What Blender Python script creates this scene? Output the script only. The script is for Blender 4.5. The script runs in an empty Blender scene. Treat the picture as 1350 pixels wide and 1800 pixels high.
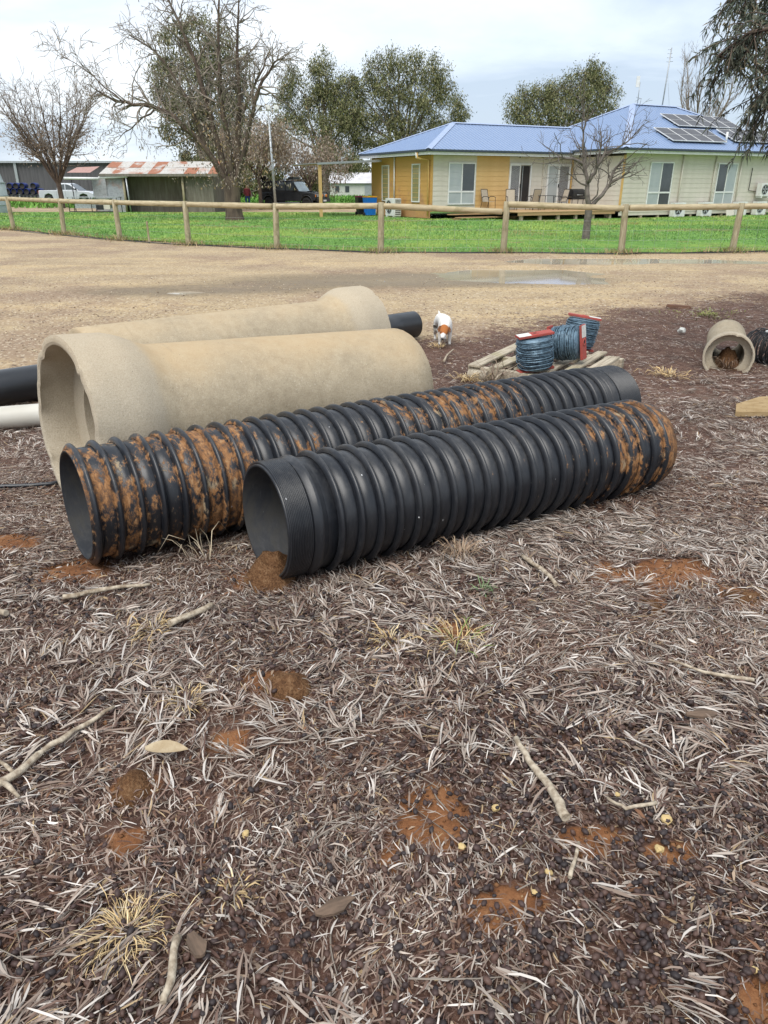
import bpy, bmesh, math, random
import numpy as np
from mathutils import Matrix, Vector

random.seed(7)
RNG = np.random.default_rng(7)
sc = bpy.context.scene
COL = sc.collection
R = math.radians

# ------------------------------------------------------------------ camera
F_PX, CAM_H = 1290.0, 1.6
PITCH = math.atan((900 - 326) / F_PX)
cam_d = bpy.data.cameras.new('camera')
cam_d.sensor_fit = 'VERTICAL'; cam_d.sensor_height = 24.0
cam_d.lens = F_PX / 1800 * 24.0
cam_d.clip_start = 0.05; cam_d.clip_end = 3000
cam = bpy.data.objects.new('camera', cam_d); COL.objects.link(cam)
cam.location = (0, 0, CAM_H); cam.rotation_euler = (math.pi / 2 - PITCH, 0, 0)
sc.camera = cam

# ------------------------------------------------------------------ overcast sky, soft sun, exposure
SUN_EL, SUN_AZ = R(58), R(200)
w = bpy.data.worlds.new('World'); sc.world = w; w.use_nodes = True
nt = w.node_tree; nt.nodes.clear()
out = nt.nodes.new('ShaderNodeOutputWorld'); bg = nt.nodes.new('ShaderNodeBackground')
bg.inputs['Strength'].default_value = 0.1
sky = nt.nodes.new('ShaderNodeTexSky'); sky.sky_type = 'NISHITA'; sky.sun_disc = False
sky.sun_elevation = SUN_EL; sky.sun_rotation = SUN_AZ
tc = nt.nodes.new('ShaderNodeTexCoord')
sep = nt.nodes.new('ShaderNodeSeparateXYZ'); nt.links.new(tc.outputs['Generated'], sep.inputs[0])
def wm(op, a, b=None, clamp=False):
    n = nt.nodes.new('ShaderNodeMath'); n.operation = op; n.use_clamp = clamp
    for i, v in enumerate((a, b)):
        if v is None: continue
        if isinstance(v, (int, float)): n.inputs[i].default_value = v
        else: nt.links.new(v, n.inputs[i])
    return n.outputs[0]
zz = wm('ADD', wm('MAXIMUM', sep.outputs[2], 0.0), 0.16)
cmb = nt.nodes.new('ShaderNodeCombineXYZ')
nt.links.new(wm('DIVIDE', sep.outputs[0], zz), cmb.inputs[0])
nt.links.new(wm('DIVIDE', sep.outputs[1], zz), cmb.inputs[1])
mp = nt.nodes.new('ShaderNodeMapping'); mp.inputs['Location'].default_value = (3.1, 1.7, 0)
mp.inputs['Scale'].default_value = (0.8, 1.0, 1)
nt.links.new(cmb.outputs[0], mp.inputs[0])
cn = nt.nodes.new('ShaderNodeTexNoise'); cn.inputs['Scale'].default_value = 0.62
cn.inputs['Detail'].default_value = 7; cn.inputs['Roughness'].default_value = 0.55; cn.inputs['Distortion'].default_value = 0.35
nt.links.new(mp.outputs[0], cn.inputs['Vector'])
cr = nt.nodes.new('ShaderNodeValToRGB')
e = cr.color_ramp.elements
e[0].position = 0.38; e[0].color = (0.295, 0.348, 0.42, 1)
e[1].position = 0.62; e[1].color = (0.53, 0.553, 0.58, 1)
m_ = cr.color_ramp.elements.new(0.5); m_.color = (0.42, 0.468, 0.53, 1)
nt.links.new(cn.outputs[0], cr.inputs[0])
sc10 = nt.nodes.new('ShaderNodeMix'); sc10.data_type = 'RGBA'; sc10.blend_type = 'MULTIPLY'; sc10.inputs['Factor'].default_value = 1
nt.links.new(cr.outputs[0], sc10.inputs['A']); sc10.inputs['B'].default_value = (9.0, 9.0, 9.0, 1)
mx = nt.nodes.new('ShaderNodeMix'); mx.data_type = 'RGBA'; mx.inputs['Factor'].default_value = 0.9
nt.links.new(sky.outputs[0], mx.inputs['A']); nt.links.new(sc10.outputs['Result'], mx.inputs['B'])
nt.links.new(mx.outputs['Result'], bg.inputs['Color']); nt.links.new(bg.outputs[0], out.inputs[0])

sun_d = bpy.data.lights.new('sun', 'SUN'); sun_d.energy = 1.5; sun_d.angle = R(42); sun_d.color = (1.0, 0.96, 0.9)
sun = bpy.data.objects.new('sun', sun_d); COL.objects.link(sun)
sd = Vector((math.sin(SUN_AZ) * math.cos(SUN_EL), math.cos(SUN_AZ) * math.cos(SUN_EL), math.sin(SUN_EL)))
sun.rotation_euler = (-sd).to_track_quat('-Z', 'Y').to_euler()

vs = sc.view_settings
vs.view_transform = 'Standard'; vs.look = 'None'; vs.gamma = 1.0; vs.exposure = 1.22; vs.use_curve_mapping = False

# ------------------------------------------------------------------ noise and ground height
def vnoise(x, y, seed=0):
    x = np.asarray(x, float); y = np.asarray(y, float)
    xi = np.floor(x).astype(np.int64); yi = np.floor(y).astype(np.int64)
    fx = x - xi; fy = y - yi; fx = fx * fx * (3 - 2 * fx); fy = fy * fy * (3 - 2 * fy)
    def h(a, b):
        n = (a * 374761393 + b * 668265263 + seed * 1442695041) & 0x7fffffff
        n = ((n ^ (n >> 13)) * 1274126177) & 0x7fffffff
        return ((n ^ (n >> 16)) & 0xffff) / 65535.0
    return (h(xi, yi) * (1 - fx) + h(xi + 1, yi) * fx) * (1 - fy) + (h(xi, yi + 1) * (1 - fx) + h(xi + 1, yi + 1) * fx) * fy
def fbm(x, y, seed=0, octv=4):
    s = 0; a = 0.5; t = 0
    for i in range(octv):
        s = s + a * vnoise(x * 2 ** i, y * 2 ** i, seed + i * 17); t += a; a *= 0.5
    return s / t
def sstep(a, b, x):
    t = np.clip((x - a) / (b - a), 0, 1); return t * t * (3 - 2 * t)

# bare soil patches (x, y, rx, ry, height)
DIRT = [(-0.34, 2.05, .10, .09, .035), (-0.42, 2.12, .13, .10, .0), (0.10, 1.50, .17, .14, .0), (1.22, 2.88, .30, .20, .0), (1.10, 2.62, .09, .10, .01),
        (1.50, 2.69, .13, .08, .012), (-0.72, 1.60, .07, .09, .03), (-0.70, 1.43, .07, .05, .0), (0.55, 1.42, .16, .06, .0),
        (0.32, 1.25, .11, .07, .0), (-0.54, 2.86, .17, .13, .03), (-1.36, 2.93, .22, .14, .015), (0.72, 1.40, .10, .05, 0),
        (0.85, 1.00, .14, .09, .0), (-0.48, 1.85, .08, .07, .0), (0.25, 2.45, .10, .07, 0), (-1.9, 3.25, .25, .12, 0)]
def litter_mask(x, y):
    edge = np.where(x < 0, 8.3 + 0.80 * x, 8.3 + 0.62 * x)
    edge = edge + (fbm(x * 0.7, y * 0.7, 5) - 0.5) * 3.0
    return 1 - sstep(-1.5, 1.9, y - edge)
def dirt_mask(x, y):
    m = np.zeros_like(np.asarray(x, float))
    n = (fbm(x * 8, y * 8, 11) - .5) * 1.9
    for (a, b, rx, ry, h) in DIRT:
        d = np.sqrt(((x - a) / rx) ** 2 + ((y - b) / ry) ** 2) * 1.12 + n
        m = np.maximum(m, 1 - sstep(0.5, 1.35, d))
    return m
def gz(x, y):
    x = np.asarray(x, float); y = np.asarray(y, float)
    z = -0.10 * sstep(2.6, 5.6, y) * (1 - sstep(8.5, 12.5, y))
    near = 1 - sstep(10, 14, y)
    z = z + (fbm(x * 0.9, y * 0.9, 2) - .5) * 0.035 * (0.35 + 0.65 * near)
    z = z + (fbm(x * 4, y * 4, 3) - .5) * 0.022 * (0.3 + 0.7 * near)
    for (a, b, rx, ry, h) in DIRT:
        if h: z = z + h * np.exp(-(((x - a) / rx) ** 2 + ((y - b) / ry) ** 2)) * (0.8 + .6 * fbm(x * 18, y * 18, 31))
    # hollows that hold the puddles
    w1 = (fbm(x * .8, y * .8, 41) - .5) * 0.9
    def pud(cx, cy, rx, ry, dep):
        d = np.sqrt(((x - cx) / rx) ** 2 + ((y - cy) / ry) ** 2) + w1
        return -dep * (1 - sstep(0.55, 1.2, d))
    z = z + pud(2.65, 15.1, 2.2, 1.35, .09) + pud(5.6, 18.1, 3.4, .8, .11) + pud(-3.3, 12.6, .55, .35, .06) + pud(-.8, 14.3, 1.7, .5, .035)
    return z
def gzs(x, y): return float(gz(np.array([x]), np.array([y]))[0])

# ------------------------------------------------------------------ mesh helpers
def link(o, parent=None):
    COL.objects.link(o)
    if parent is not None: o.parent = parent
    return o
def tag(o, label=None, cat=None, group=None, kind=None):
    if label: o['label'] = label
    if cat: o['category'] = cat
    if group: o['group'] = group
    if kind: o['kind'] = kind
    return o
def empty(name, loc=(0, 0, 0), rz=0.0, label=None, cat=None, group=None):
    o = bpy.data.objects.new(name, None); o.empty_display_size = 0.1
    o.location = loc; o.rotation_euler = (0, 0, rz); link(o)
    return tag(o, label, cat, group)
def mesh_np(name, v, f, mat, parent=None, col=None, smooth=False):
    """v (N,3), f (M,k) with k = 3 or 4"""
    v = np.asarray(v, np.float32); f = np.asarray(f, np.int32)
    me = bpy.data.meshes.new(name); k = f.shape[1]
    me.vertices.add(len(v)); me.vertices.foreach_set('co', v.ravel())
    me.loops.add(f.size); me.loops.foreach_set('vertex_index', f.ravel())
    me.polygons.add(len(f)); me.polygons.foreach_set('loop_start', np.arange(0, f.size, k, dtype=np.int32))
    me.polygons.foreach_set('loop_total', np.full(len(f), k, np.int32))
    if smooth: me.polygons.foreach_set('use_smooth', np.ones(len(f), bool))
    me.update(calc_edges=True)
    if col is not None:
        a = me.color_attributes.new('col', 'FLOAT_COLOR', 'POINT')
        c = np.ones((len(v), 4), np.float32); c[:, :3] = col
        a.data.foreach_set('color', c.ravel())
    me.materials.append(mat)
    return link(bpy.data.objects.new(name, me), parent)
class MB:
    """collects shapes of ONE part and links them as one mesh"""
    def __init__(s): s.v = []; s.f = []; s.sm = []
    def add(s, vs, fs, smooth=False, M=None):
        b = len(s.v)
        if M is not None: vs = [M @ Vector(p) for p in vs]
        s.v += [tuple(p) for p in vs]; s.f += [tuple(i + b for i in q) for q in fs]; s.sm += [smooth] * len(fs)
        return s
    def box(s, x0, x1, y0, y1, z0, z1, M=None, bev=0.0):
        if bev > 0:
            bm = bmesh.new(); bmesh.ops.create_cube(bm, size=1)
            for p in bm.verts: p.co = Vector(((x0 + x1) / 2 + p.co.x * (x1 - x0), (y0 + y1) / 2 + p.co.y * (y1 - y0), (z0 + z1) / 2 + p.co.z * (z1 - z0)))
            bmesh.ops.bevel(bm, geom=list(bm.edges), offset=bev, segments=2, affect='EDGES')
            bm.verts.index_update(); s.add([p.co[:] for p in bm.verts], [[p.index for p in f.verts] for f in bm.faces], False, M); bm.free(); return s
        vs = [(x, y, z) for z in (z0, z1) for y in (y0, y1) for x in (x0, x1)]
        return s.add(vs, [(0, 2, 3, 1), (4, 5, 7, 6), (0, 1, 5, 4), (2, 6, 7, 3), (0, 4, 6, 2), (1, 3, 7, 5)], False, M)
    def prism(s, poly, h0, h1, axis='z', M=None, smooth=False):
        n = len(poly)
        def P(a, b, h): return (a, b, h) if axis == 'z' else ((a, h, b) if axis == 'y' else (h, a, b))
        vs = [P(a, b, h0) for a, b in poly] + [P(a, b, h1) for a, b in poly]
        fs = [tuple(range(n - 1, -1, -1)), tuple(range(n, 2 * n))] + [(i, (i + 1) % n, n + (i + 1) % n, n + i) for i in range(n)]
        return s.add(vs, fs, smooth, M)
    def tube(s, pts, rad, n=8, caps=True, M=None, smooth=True):
        pts = [Vector(p) for p in pts]; m = len(pts)
        if not hasattr(rad, '__len__'): rad = [rad] * m
        vs = []; up = None
        for i, p in enumerate(pts):
            t = (pts[min(i + 1, m - 1)] - pts[max(i - 1, 0)]).normalized()
            if up is None: up = t.orthogonal().normalized()
            up = (up - t * up.dot(t)).normalized(); sd_ = t.cross(up)
            for k in range(n):
                a = 2 * math.pi * k / n
                vs.append(p + (up * math.cos(a) + sd_ * math.sin(a)) * rad[i])
        fs = [(i * n + k, i * n + (k + 1) % n, (i + 1) * n + (k + 1) % n, (i + 1) * n + k) for i in range(m - 1) for k in range(n)]
        s.add(vs, fs, smooth, M)
        if caps:
            b = len(s.v) - len(vs)
            s.f += [tuple(b + k for k in range(n - 1, -1, -1)), tuple(b + (m - 1) * n + k for k in range(n))]; s.sm += [False, False]
        return s
    def lathe(s, prof, n=32, axis='z', M=None, smooth=True, jit=None, closed=False):
        vs = []; m = len(prof)
        for j, (h, r) in enumerate(prof):
            for k in range(n):
                a = 2 * math.pi * k / n; rr = r + (jit(h, a, j) if jit else 0)
                c, d = rr * math.cos(a), rr * math.sin(a)
                vs.append((c, d, h) if axis == 'z' else ((h, c, d) if axis == 'x' else (d, h, c)))
        fs = [(i * n + k, i * n + (k + 1) % n, ((i + 1) % m) * n + (k + 1) % n, ((i + 1) % m) * n + k) for i in range(m if closed else m - 1) for k in range(n)]
        return s.add(vs, fs, smooth, M)
    def ball(s, c, r, n=10, m=6, M=None, smooth=True):
        if not hasattr(r, '__len__'): r = (r, r, r)
        vs = [(c[0], c[1], c[2] - r[2])]
        for i in range(1, m):
            t = math.pi * i / m
            for k in range(n):
                a = 2 * math.pi * k / n
                vs.append((c[0] + r[0] * math.sin(t) * math.cos(a), c[1] + r[1] * math.sin(t) * math.sin(a), c[2] - r[2] * math.cos(t)))
        vs.append((c[0], c[1], c[2] + r[2])); L = len(vs) - 1
        fs = [(0, 1 + (k + 1) % n, 1 + k) for k in range(n)]
        for i in range(m - 2):
            fs += [(1 + i * n + k, 1 + i * n + (k + 1) % n, 1 + (i + 1) * n + (k + 1) % n, 1 + (i + 1) * n + k) for k in range(n)]
        fs += [(L, 1 + (m - 2) * n + k, 1 + (m - 2) * n + (k + 1) % n) for k in range(n)]
        return s.add(vs, fs, smooth, M)
    def quad(s, a, b, c, d, M=None): return s.add([a, b, c, d], [(0, 1, 2, 3)], False, M)
    def build(s, name, mat, parent=None, label=None, cat=None, group=None, kind=None, recalc=True):
        me = bpy.data.meshes.new(name); me.from_pydata(s.v, [], s.f)
        me.polygons.foreach_set('use_smooth', s.sm)
        if recalc:
            bm = bmesh.new(); bm.from_mesh(me); bmesh.ops.recalc_face_normals(bm, faces=bm.faces); bm.to_mesh(me); bm.free()
        me.update(); me.materials.append(mat)
        o = link(bpy.data.objects.new(name, me), parent)
        return tag(o, label, cat, group, kind)
def copy_obj(o, parent=None, loc=None, rot=None, scale=None):
    c = o.copy(); link(c); c.parent = parent
    if loc is not None: c.location = loc
    if rot is not None: c.rotation_euler = rot
    if scale is not None: c.scale = scale
    return c
def copy_tree(o, parent=None):
    c = copy_obj(o, parent)
    for ch in list(o.children): copy_tree(ch, c)
    return c
def axis_frame(S, E):
    x = (Vector(E) - Vector(S)).normalized(); y = Vector((0, 0, 1)).cross(x).normalized(); z = x.cross(y)
    M = Matrix((x, y, z)).transposed().to_4x4(); M.translation = Vector(S); return M

# ------------------------------------------------------------------ materials
class NT:
    def __init__(s, name):
        s.m = bpy.data.materials.new(name); s.m.use_nodes = True; s.t = s.m.node_tree
        s.b = s.t.nodes['Principled BSDF']; s.out = s.t.nodes['Material Output']
    def n(s, typ, **kw):
        o = s.t.nodes.new(typ)
        for k, v in kw.items(): setattr(o, k, v)
        return o
    def put(s, sock, v):
        if v is None: return
        if isinstance(v, (int, float)): sock.default_value = v
        elif isinstance(v, (tuple, list)): sock.default_value = tuple(v) + ((1,) if len(v) == 3 and sock.type == 'RGBA' else ())
        else: s.t.links.new(v, sock)
    def math(s, op, a, b=None, c=None, clamp=False):
        o = s.n('ShaderNodeMath', operation=op, use_clamp=clamp)
        for i, v in enumerate((a, b, c)): s.put(o.inputs[i], v)
        return o.outputs[0]
    def mix(s, f, a, b, blend='MIX'):
        o = s.n('ShaderNodeMix', data_type='RGBA', blend_type=blend)
        s.put(o.inputs['Factor'], f); s.put(o.inputs['A'], a); s.put(o.inputs['B'], b); return o.outputs['Result']
    def step(s, v, lo, hi):
        o = s.n('ShaderNodeMapRange', interpolation_type='SMOOTHSTEP')
        s.put(o.inputs[0], v); o.inputs[1].default_value = lo; o.inputs[2].default_value = hi; return o.outputs[0]
    def obj(s, ref=None):
        o = s.n('ShaderNodeTexCoord')
        if ref is not None: o.object = ref
        return o.outputs['Object']
    def pos(s): return s.n('ShaderNodeNewGeometry').outputs['Position']
    def rnd(s): return s.n('ShaderNodeObjectInfo').outputs['Random']
    def map(s, v, scale=(1, 1, 1), loc=(0, 0, 0)):
        o = s.n('ShaderNodeMapping'); s.put(o.inputs[0], v); o.inputs['Scale'].default_value = scale; o.inputs['Location'].default_value = loc; return o.outputs[0]
    def noise(s, v, scale, detail=4, rough=.55, dist=0):
        o = s.n('ShaderNodeTexNoise'); s.put(o.inputs['Vector'], v); o.inputs['Scale'].default_value = scale
        o.inputs['Detail'].default_value = detail; o.inputs['Roughness'].default_value = rough; o.inputs['Distortion'].default_value = dist; return o.outputs[0]
    def vor(s, v, scale, feat='F1', out='Distance'):
        o = s.n('ShaderNodeTexVoronoi', feature=feat); s.put(o.inputs['Vector'], v); o.inputs['Scale'].default_value = scale; return o.outputs[out]
    def ramp(s, f, stops):
        o = s.n('ShaderNodeValToRGB'); s.put(o.inputs[0], f); el = o.color_ramp.elements
        while len(el) < len(stops): el.new(0.5)
        for q, (p, c) in zip(el, stops): q.position = p; q.color = tuple(c) + (1,)
        return o.outputs[0]
    def xyz(s, v):
        o = s.n('ShaderNodeSeparateXYZ'); s.put(o.inputs[0], v); return o.outputs
    def bump(s, h, strength=.4, dist=.01, nrm=None):
        o = s.n('ShaderNodeBump'); s.put(o.inputs['Height'], h); o.inputs['Strength'].default_value = strength; o.inputs['Distance'].default_value = dist
        if nrm is not None: s.put(o.inputs['Normal'], nrm)
        return o.outputs[0]
    def fin(s, col=None, rough=None, nrm=None, metal=None, spec=None):
        s.put(s.b.inputs['Base Color'], col); s.put(s.b.inputs['Roughness'], rough); s.put(s.b.inputs['Normal'], nrm)
        s.put(s.b.inputs['Metallic'], metal); s.put(s.b.inputs['Specular IOR Level'], spec); return s.m
def pm(name, c1, c2=None, scale=4, rough=.7, bump=0.0, bscale=40, stretch=(1, 1, 1), metal=0.0, spec=.3, detail=5, world=False, vary=0.0, bdist=.004):
    """two-tone noise material with fine relief"""
    t = NT(name); p = t.pos() if world else t.obj(); p = t.map(p, stretch)
    if c2 is None: c2 = tuple(x * .82 for x in c1)
    f = t.step(t.noise(p, scale, detail), .32, .68)
    col = t.mix(f, c1, c2)
    if vary:
        k = t.math('ADD', t.math('MULTIPLY', t.rnd(), vary), 1 - vary / 2)
        hs = t.n('ShaderNodeHueSaturation'); t.put(hs.inputs['Color'], col); t.put(hs.inputs['Value'], k); col = hs.outputs[0]
    nr = t.bump(t.noise(p, bscale, 4), bump, bdist) if bump else None
    return t.fin(col, rough, nr, metal, spec)
def vcol(name, rough=.8, spec=.2, sss=0.0):
    t = NT(name); a = t.n('ShaderNodeVertexColor', layer_name='col')
    return t.fin(a.outputs[0], rough, None, None, spec)

M = {}
M['leafcol'] = vcol('foliage', .75, .15)
M['littercol'] = vcol('dry_litter', .85, .12)
M['podcol'] = vcol('seed_pod_skin', .55, .3)
M['white'] = pm('white_paint', (.74, .74, .72), (.66, .66, .64), 6, .45)
M['cream'] = pm('cream_paint', (.60, .555, .475), (.55, .505, .43), 3, .6, vary=.05)
M['white_plastic'] = pm('white_plastic', (.72, .72, .70), (.62, .61, .58), 5, .4)
M['black_metal'] = pm('black_metal', (.02, .02, .022), (.03, .03, .03), 5, .4)
M['black_plastic'] = pm('black_plastic', (.018, .019, .022), (.03, .031, .034), 6, .42, spec=.4)
M['rubber'] = pm('rubber', (.015, .015, .015), (.03, .028, .026), 8, .8)
M['glass'] = pm('window_glass', (.055, .065, .07), (.075, .085, .09), 1.5, .06, spec=.6)
M['glass_pale'] = pm('window_glass_with_blind', (.34, .38, .39), (.40, .43, .43), 1.5, .12, spec=.6)
M['steel'] = pm('galvanised_steel', (.42, .44, .45), (.33, .35, .36), 9, .42, metal=.5)
M['dark_void'] = pm('dark_cladding', (.025, .023, .022), (.035, .03, .028), 2, .9)

# ================================================================== SETTING
# ------------------------------------------------------------------ ground sheet
def spaced(fine0, fine1, step, lo, hi, grow=1.35):
    a = list(np.arange(fine0, fine1 + 1e-6, step)); s = step
    left = []; x = fine0
    while x > lo: s *= grow; x -= s; left.append(x)
    s = step; right = []; x = a[-1]
    while x < hi: s *= grow; x += s; right.append(x)
    return np.array(left[::-1] + a + right)
xs = spaced(-3.2, 4.2, .07, -1500, 1500, 1.07)
ya = np.concatenate([spaced(.5, 8.0, .05, -40, 8, 1.2)[:-1], np.arange(8.1, 19.6, .1)])
yb = [ya[-1]]; s_ = .1
while yb[-1] < 1800: s_ *= 1.09; yb.append(yb[-1] + s_)
ys = np.concatenate([ya, np.array(yb[1:])])
X, Y = np.meshgrid(xs, ys); nx, ny = len(xs), len(ys)
Z = gz(X, Y); Z = np.where(Y > 60, Z * .2 - 0.02, Z)
idx = np.arange(nx * ny).reshape(ny, nx)
quads = np.stack([idx[:-1, :-1], idx[:-1, 1:], idx[1:, 1:], idx[1:, :-1]], -1).reshape(-1, 4)
lm = litter_mask(X, Y); dm = dirt_mask(X, Y)
paddock = sstep(62, 70, Y) + (1 - sstep(0, 1, Y))*0
wet = np.exp(-(((X + .6) / 3.2) ** 2 + ((Y - 14.2) / 1.3) ** 2)) + np.exp(-(((X + 3.4) / 2.4) ** 2 + ((Y - 12.6) / .9) ** 2)) + .8 * np.exp(-(((X - 2.3) / 3.0) ** 2 + ((Y - 14.6) / 1.9) ** 2)) + .8 * np.exp(-(((X - 5.5) / 4) ** 2 + ((Y - 17.9) / .9) ** 2))
gcol = np.stack([lm, dm, np.clip(paddock, 0, 1)], -1).reshape(-1, 3)
t = NT('ground_earth'); P = t.pos()
att = t.n('ShaderNodeVertexColor', layer_name='col'); spc = t.n('ShaderNodeSeparateColor'); t.t.links.new(att.outputs[0], spc.inputs[0])
n1 = t.noise(P, .55, 6, .6); n2 = t.noise(P, 7, 6, .65); n3 = t.noise(P, 75, 4, .75)
sand = t.ramp(t.math('ADD', t.math('MULTIPLY', n1, .6), t.math('MULTIPLY', n2, .4)), [(.33, (.235, .17, .105)), (.48, (.395, .30, .18)), (.66, (.49, .375, .225))])
strk = t.noise(t.map(P, (.16, 1.1, 1)), 1.1, 5, .6)          # wheel-worn streaks that run across the yard
sand = t.mix(t.math('MULTIPLY', t.step(strk, .48, .62), .75), sand, (.50, .37, .205))
sand = t.mix(t.math('MULTIPLY', t.step(t.noise(P, .30, 5, .65), .46, .62), .75), sand, (.255, .175, .12))
ch = t.vor(P, 38, out='Color'); chs = t.n('ShaderNodeSeparateColor'); t.t.links.new(ch, chs.inputs[0])
sand = t.mix(t.math('MULTIPLY', t.step(chs.outputs[0], .70, .84), t.step(n2, .42, .60)), sand, (.14, .095, .065))
sand = t.mix(t.math('MULTIPLY', t.step(chs.outputs[1], .84, .92), .6), sand, (.60, .51, .38))
ch2 = t.vor(P, 90, out='Color'); ch2s = t.n('ShaderNodeSeparateColor'); t.t.links.new(ch2, ch2s.inputs[0])
sand = t.mix(t.math('MULTIPLY', t.step(ch2s.outputs[0], .6, .9), .38), sand, (.22, .16, .105))
wv = t.n('ShaderNodeAttribute'); wv.attribute_name = 'wet'
sand = t.mix(t.math('MULTIPLY', t.step(t.math('MULTIPLY', wv.outputs['Fac'], t.math('ADD', n1, n2)), .35, 1.05), .75), sand, (.155, .12, .075))
soil = t.ramp(t.math('ADD', t.math('MULTIPLY', n2, .5), t.math('MULTIPLY', n3, .5)), [(.34, (.042, .021, .015)), (.5, (.098, .051, .036)), (.68, (.17, .10, .07))])
soil = t.mix(t.math('MULTIPLY', t.step(t.noise(P, 110, 3, .8), .53, .64), .62), soil, (.28, .20, .155))
soil = t.mix(t.math('MULTIPLY', t.step(t.noise(P, 1.6, 5, .65), .5, .66), .5), soil, (.045, .027, .022))
red = t.ramp(t.math('ADD', t.math('MULTIPLY', n2, .55), t.math('MULTIPLY', n3, .45)), [(.32, (.09, .038, .018)), (.5, (.215, .092, .038)), (.7, (.33, .17, .08))])
green = t.ramp(n2, [(.35, (.07, .12, .025)), (.6, (.13, .22, .045))])
c = t.mix(t.step(t.math('ADD', spc.outputs[0], t.math('ADD', t.math('MULTIPLY', t.math('SUBTRACT', n2, .5), 1.1), t.math('MULTIPLY', t.math('SUBTRACT', t.noise(P, 28, 4, .7), .5), .9))), .32, .68), sand, soil)
c = t.mix(t.step(t.math('ADD', spc.outputs[1], t.math('MULTIPLY', t.math('SUBTRACT', n2, .5), .7)), .3, .6), c, red)
c = t.mix(spc.outputs[2], c, green)
hgt = t.math('ADD', t.math('MULTIPLY', n3, .5), t.math('ADD', n2, t.math('MULTIPLY', chs.outputs[0], .35)))
rgh = t.math('SUBTRACT', .92, t.math('MULTIPLY', t.step(wv.outputs['Fac'], .5, 1.2), .35))
M['ground'] = t.fin(c, rgh, t.bump(hgt, .55, .02), None, .25)
g = mesh_np('ground', np.stack([X, Y, Z], -1).reshape(-1, 3), quads, M['ground'], None, gcol, True)
a = g.data.attributes.new('wet', 'FLOAT', 'POINT'); a.data.foreach_set('value', wet.reshape(-1).astype(np.float32))
tag(g, kind='structure')

# ------------------------------------------------------------------ puddles
t = NT('muddy_water'); P = t.pos()
cw = t.mix(t.step(t.noise(P, 1.2, 3), .4, .62), (.42, .36, .27), (.50, .42, .31))
M['water'] = t.fin(cw, .035, t.bump(t.noise(t.map(P, (1, 2.2, 1)), 5, 2), .012, .01), None, .75)
def puddle(cx, cy, rx, ry, z):
    m = MB(); n = 40
    m.add([(cx + rx * math.cos(2 * math.pi * k / n), cy + ry * math.sin(2 * math.pi * k / n), z) for k in range(n)], [tuple(range(n))])
    return tag(m.build('puddle', M['water']), kind='structure')
puddle(2.65, 15.1, 3.0, 2.0, -.032); puddle(5.6, 18.1, 4.4, 1.15, -.03); puddle(-3.3, 12.6, .8, .55, -.036)

# ------------------------------------------------------------------ fence line and lawn
FENCE = [(-17.9, 33.6), (-14.41, 30.59), (-11.18, 27.39), (-8.36, 24.78), (-5.72, 22.84), (-2.95, 21.4), (-0.09, 20.2), (3.09, 20.15), (6.03, 19.75), (9.1, 20.3), (12.3, 20.6), (15.5, 20.9)]
def fence_y(x): return np.interp(x, [p[0] for p in FENCE], [p[1] for p in FENCE])
lx = np.arange(-40, 45.1, .5); lv = []; lf = []
rows = np.linspace(0, 1, 40)
for i, x in enumerate(lx):
    y0 = fence_y(x) + .25 if x > -17.9 else 34.0 + (-17.9 - x) * .9
    y0 += (vnoise(x * 1.3, 0, 3) - .5) * .5
    y1 = 51.5 + (vnoise(x * .5, 9, 3) - .5) * 1.5 if x < 0 else 60
    y1 = max(y1, y0 + .2)
    for r in rows:
        y = y0 + (y1 - y0) * r; lv.append((x, y, gzs(x, y) + .022 if y < 24 else .03))
nr = len(rows)
for i in range(len(lx) - 1):
    for j in range(nr - 1): lf.append((i * nr + j, (i + 1) * nr + j, (i + 1) * nr + j + 1, i * nr + j + 1))
t = NT('lawn_turf'); P = t.pos()
n1 = t.noise(P, .35, 4); n2 = t.noise(P, 3.5, 6, .7); n3 = t.noise(P, 22, 3, .7)
gc = t.ramp(t.math('ADD', t.math('MULTIPLY', n2, .6), t.math('MULTIPLY', n3, .4)), [(.34, (.065, .14, .03)), (.5, (.135, .27, .06)), (.68, (.215, .37, .095))])
gc = t.mix(t.math('MULTIPLY', t.step(n1, .46, .66), .6), gc, (.28, .36, .075))
gc = t.mix(t.math('MULTIPLY', t.step(t.noise(P, .6, 5, .6), .62, .72), .8), gc, (.27, .17, .10))
M['lawn'] = t.fin(gc, .9, t.bump(t.math('ADD', n2, n3), .8, .05), None, .1)
lawn = mesh_np('lawn', lv, lf, M['lawn'], None, None, True); tag(lawn, kind='structure')
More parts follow.
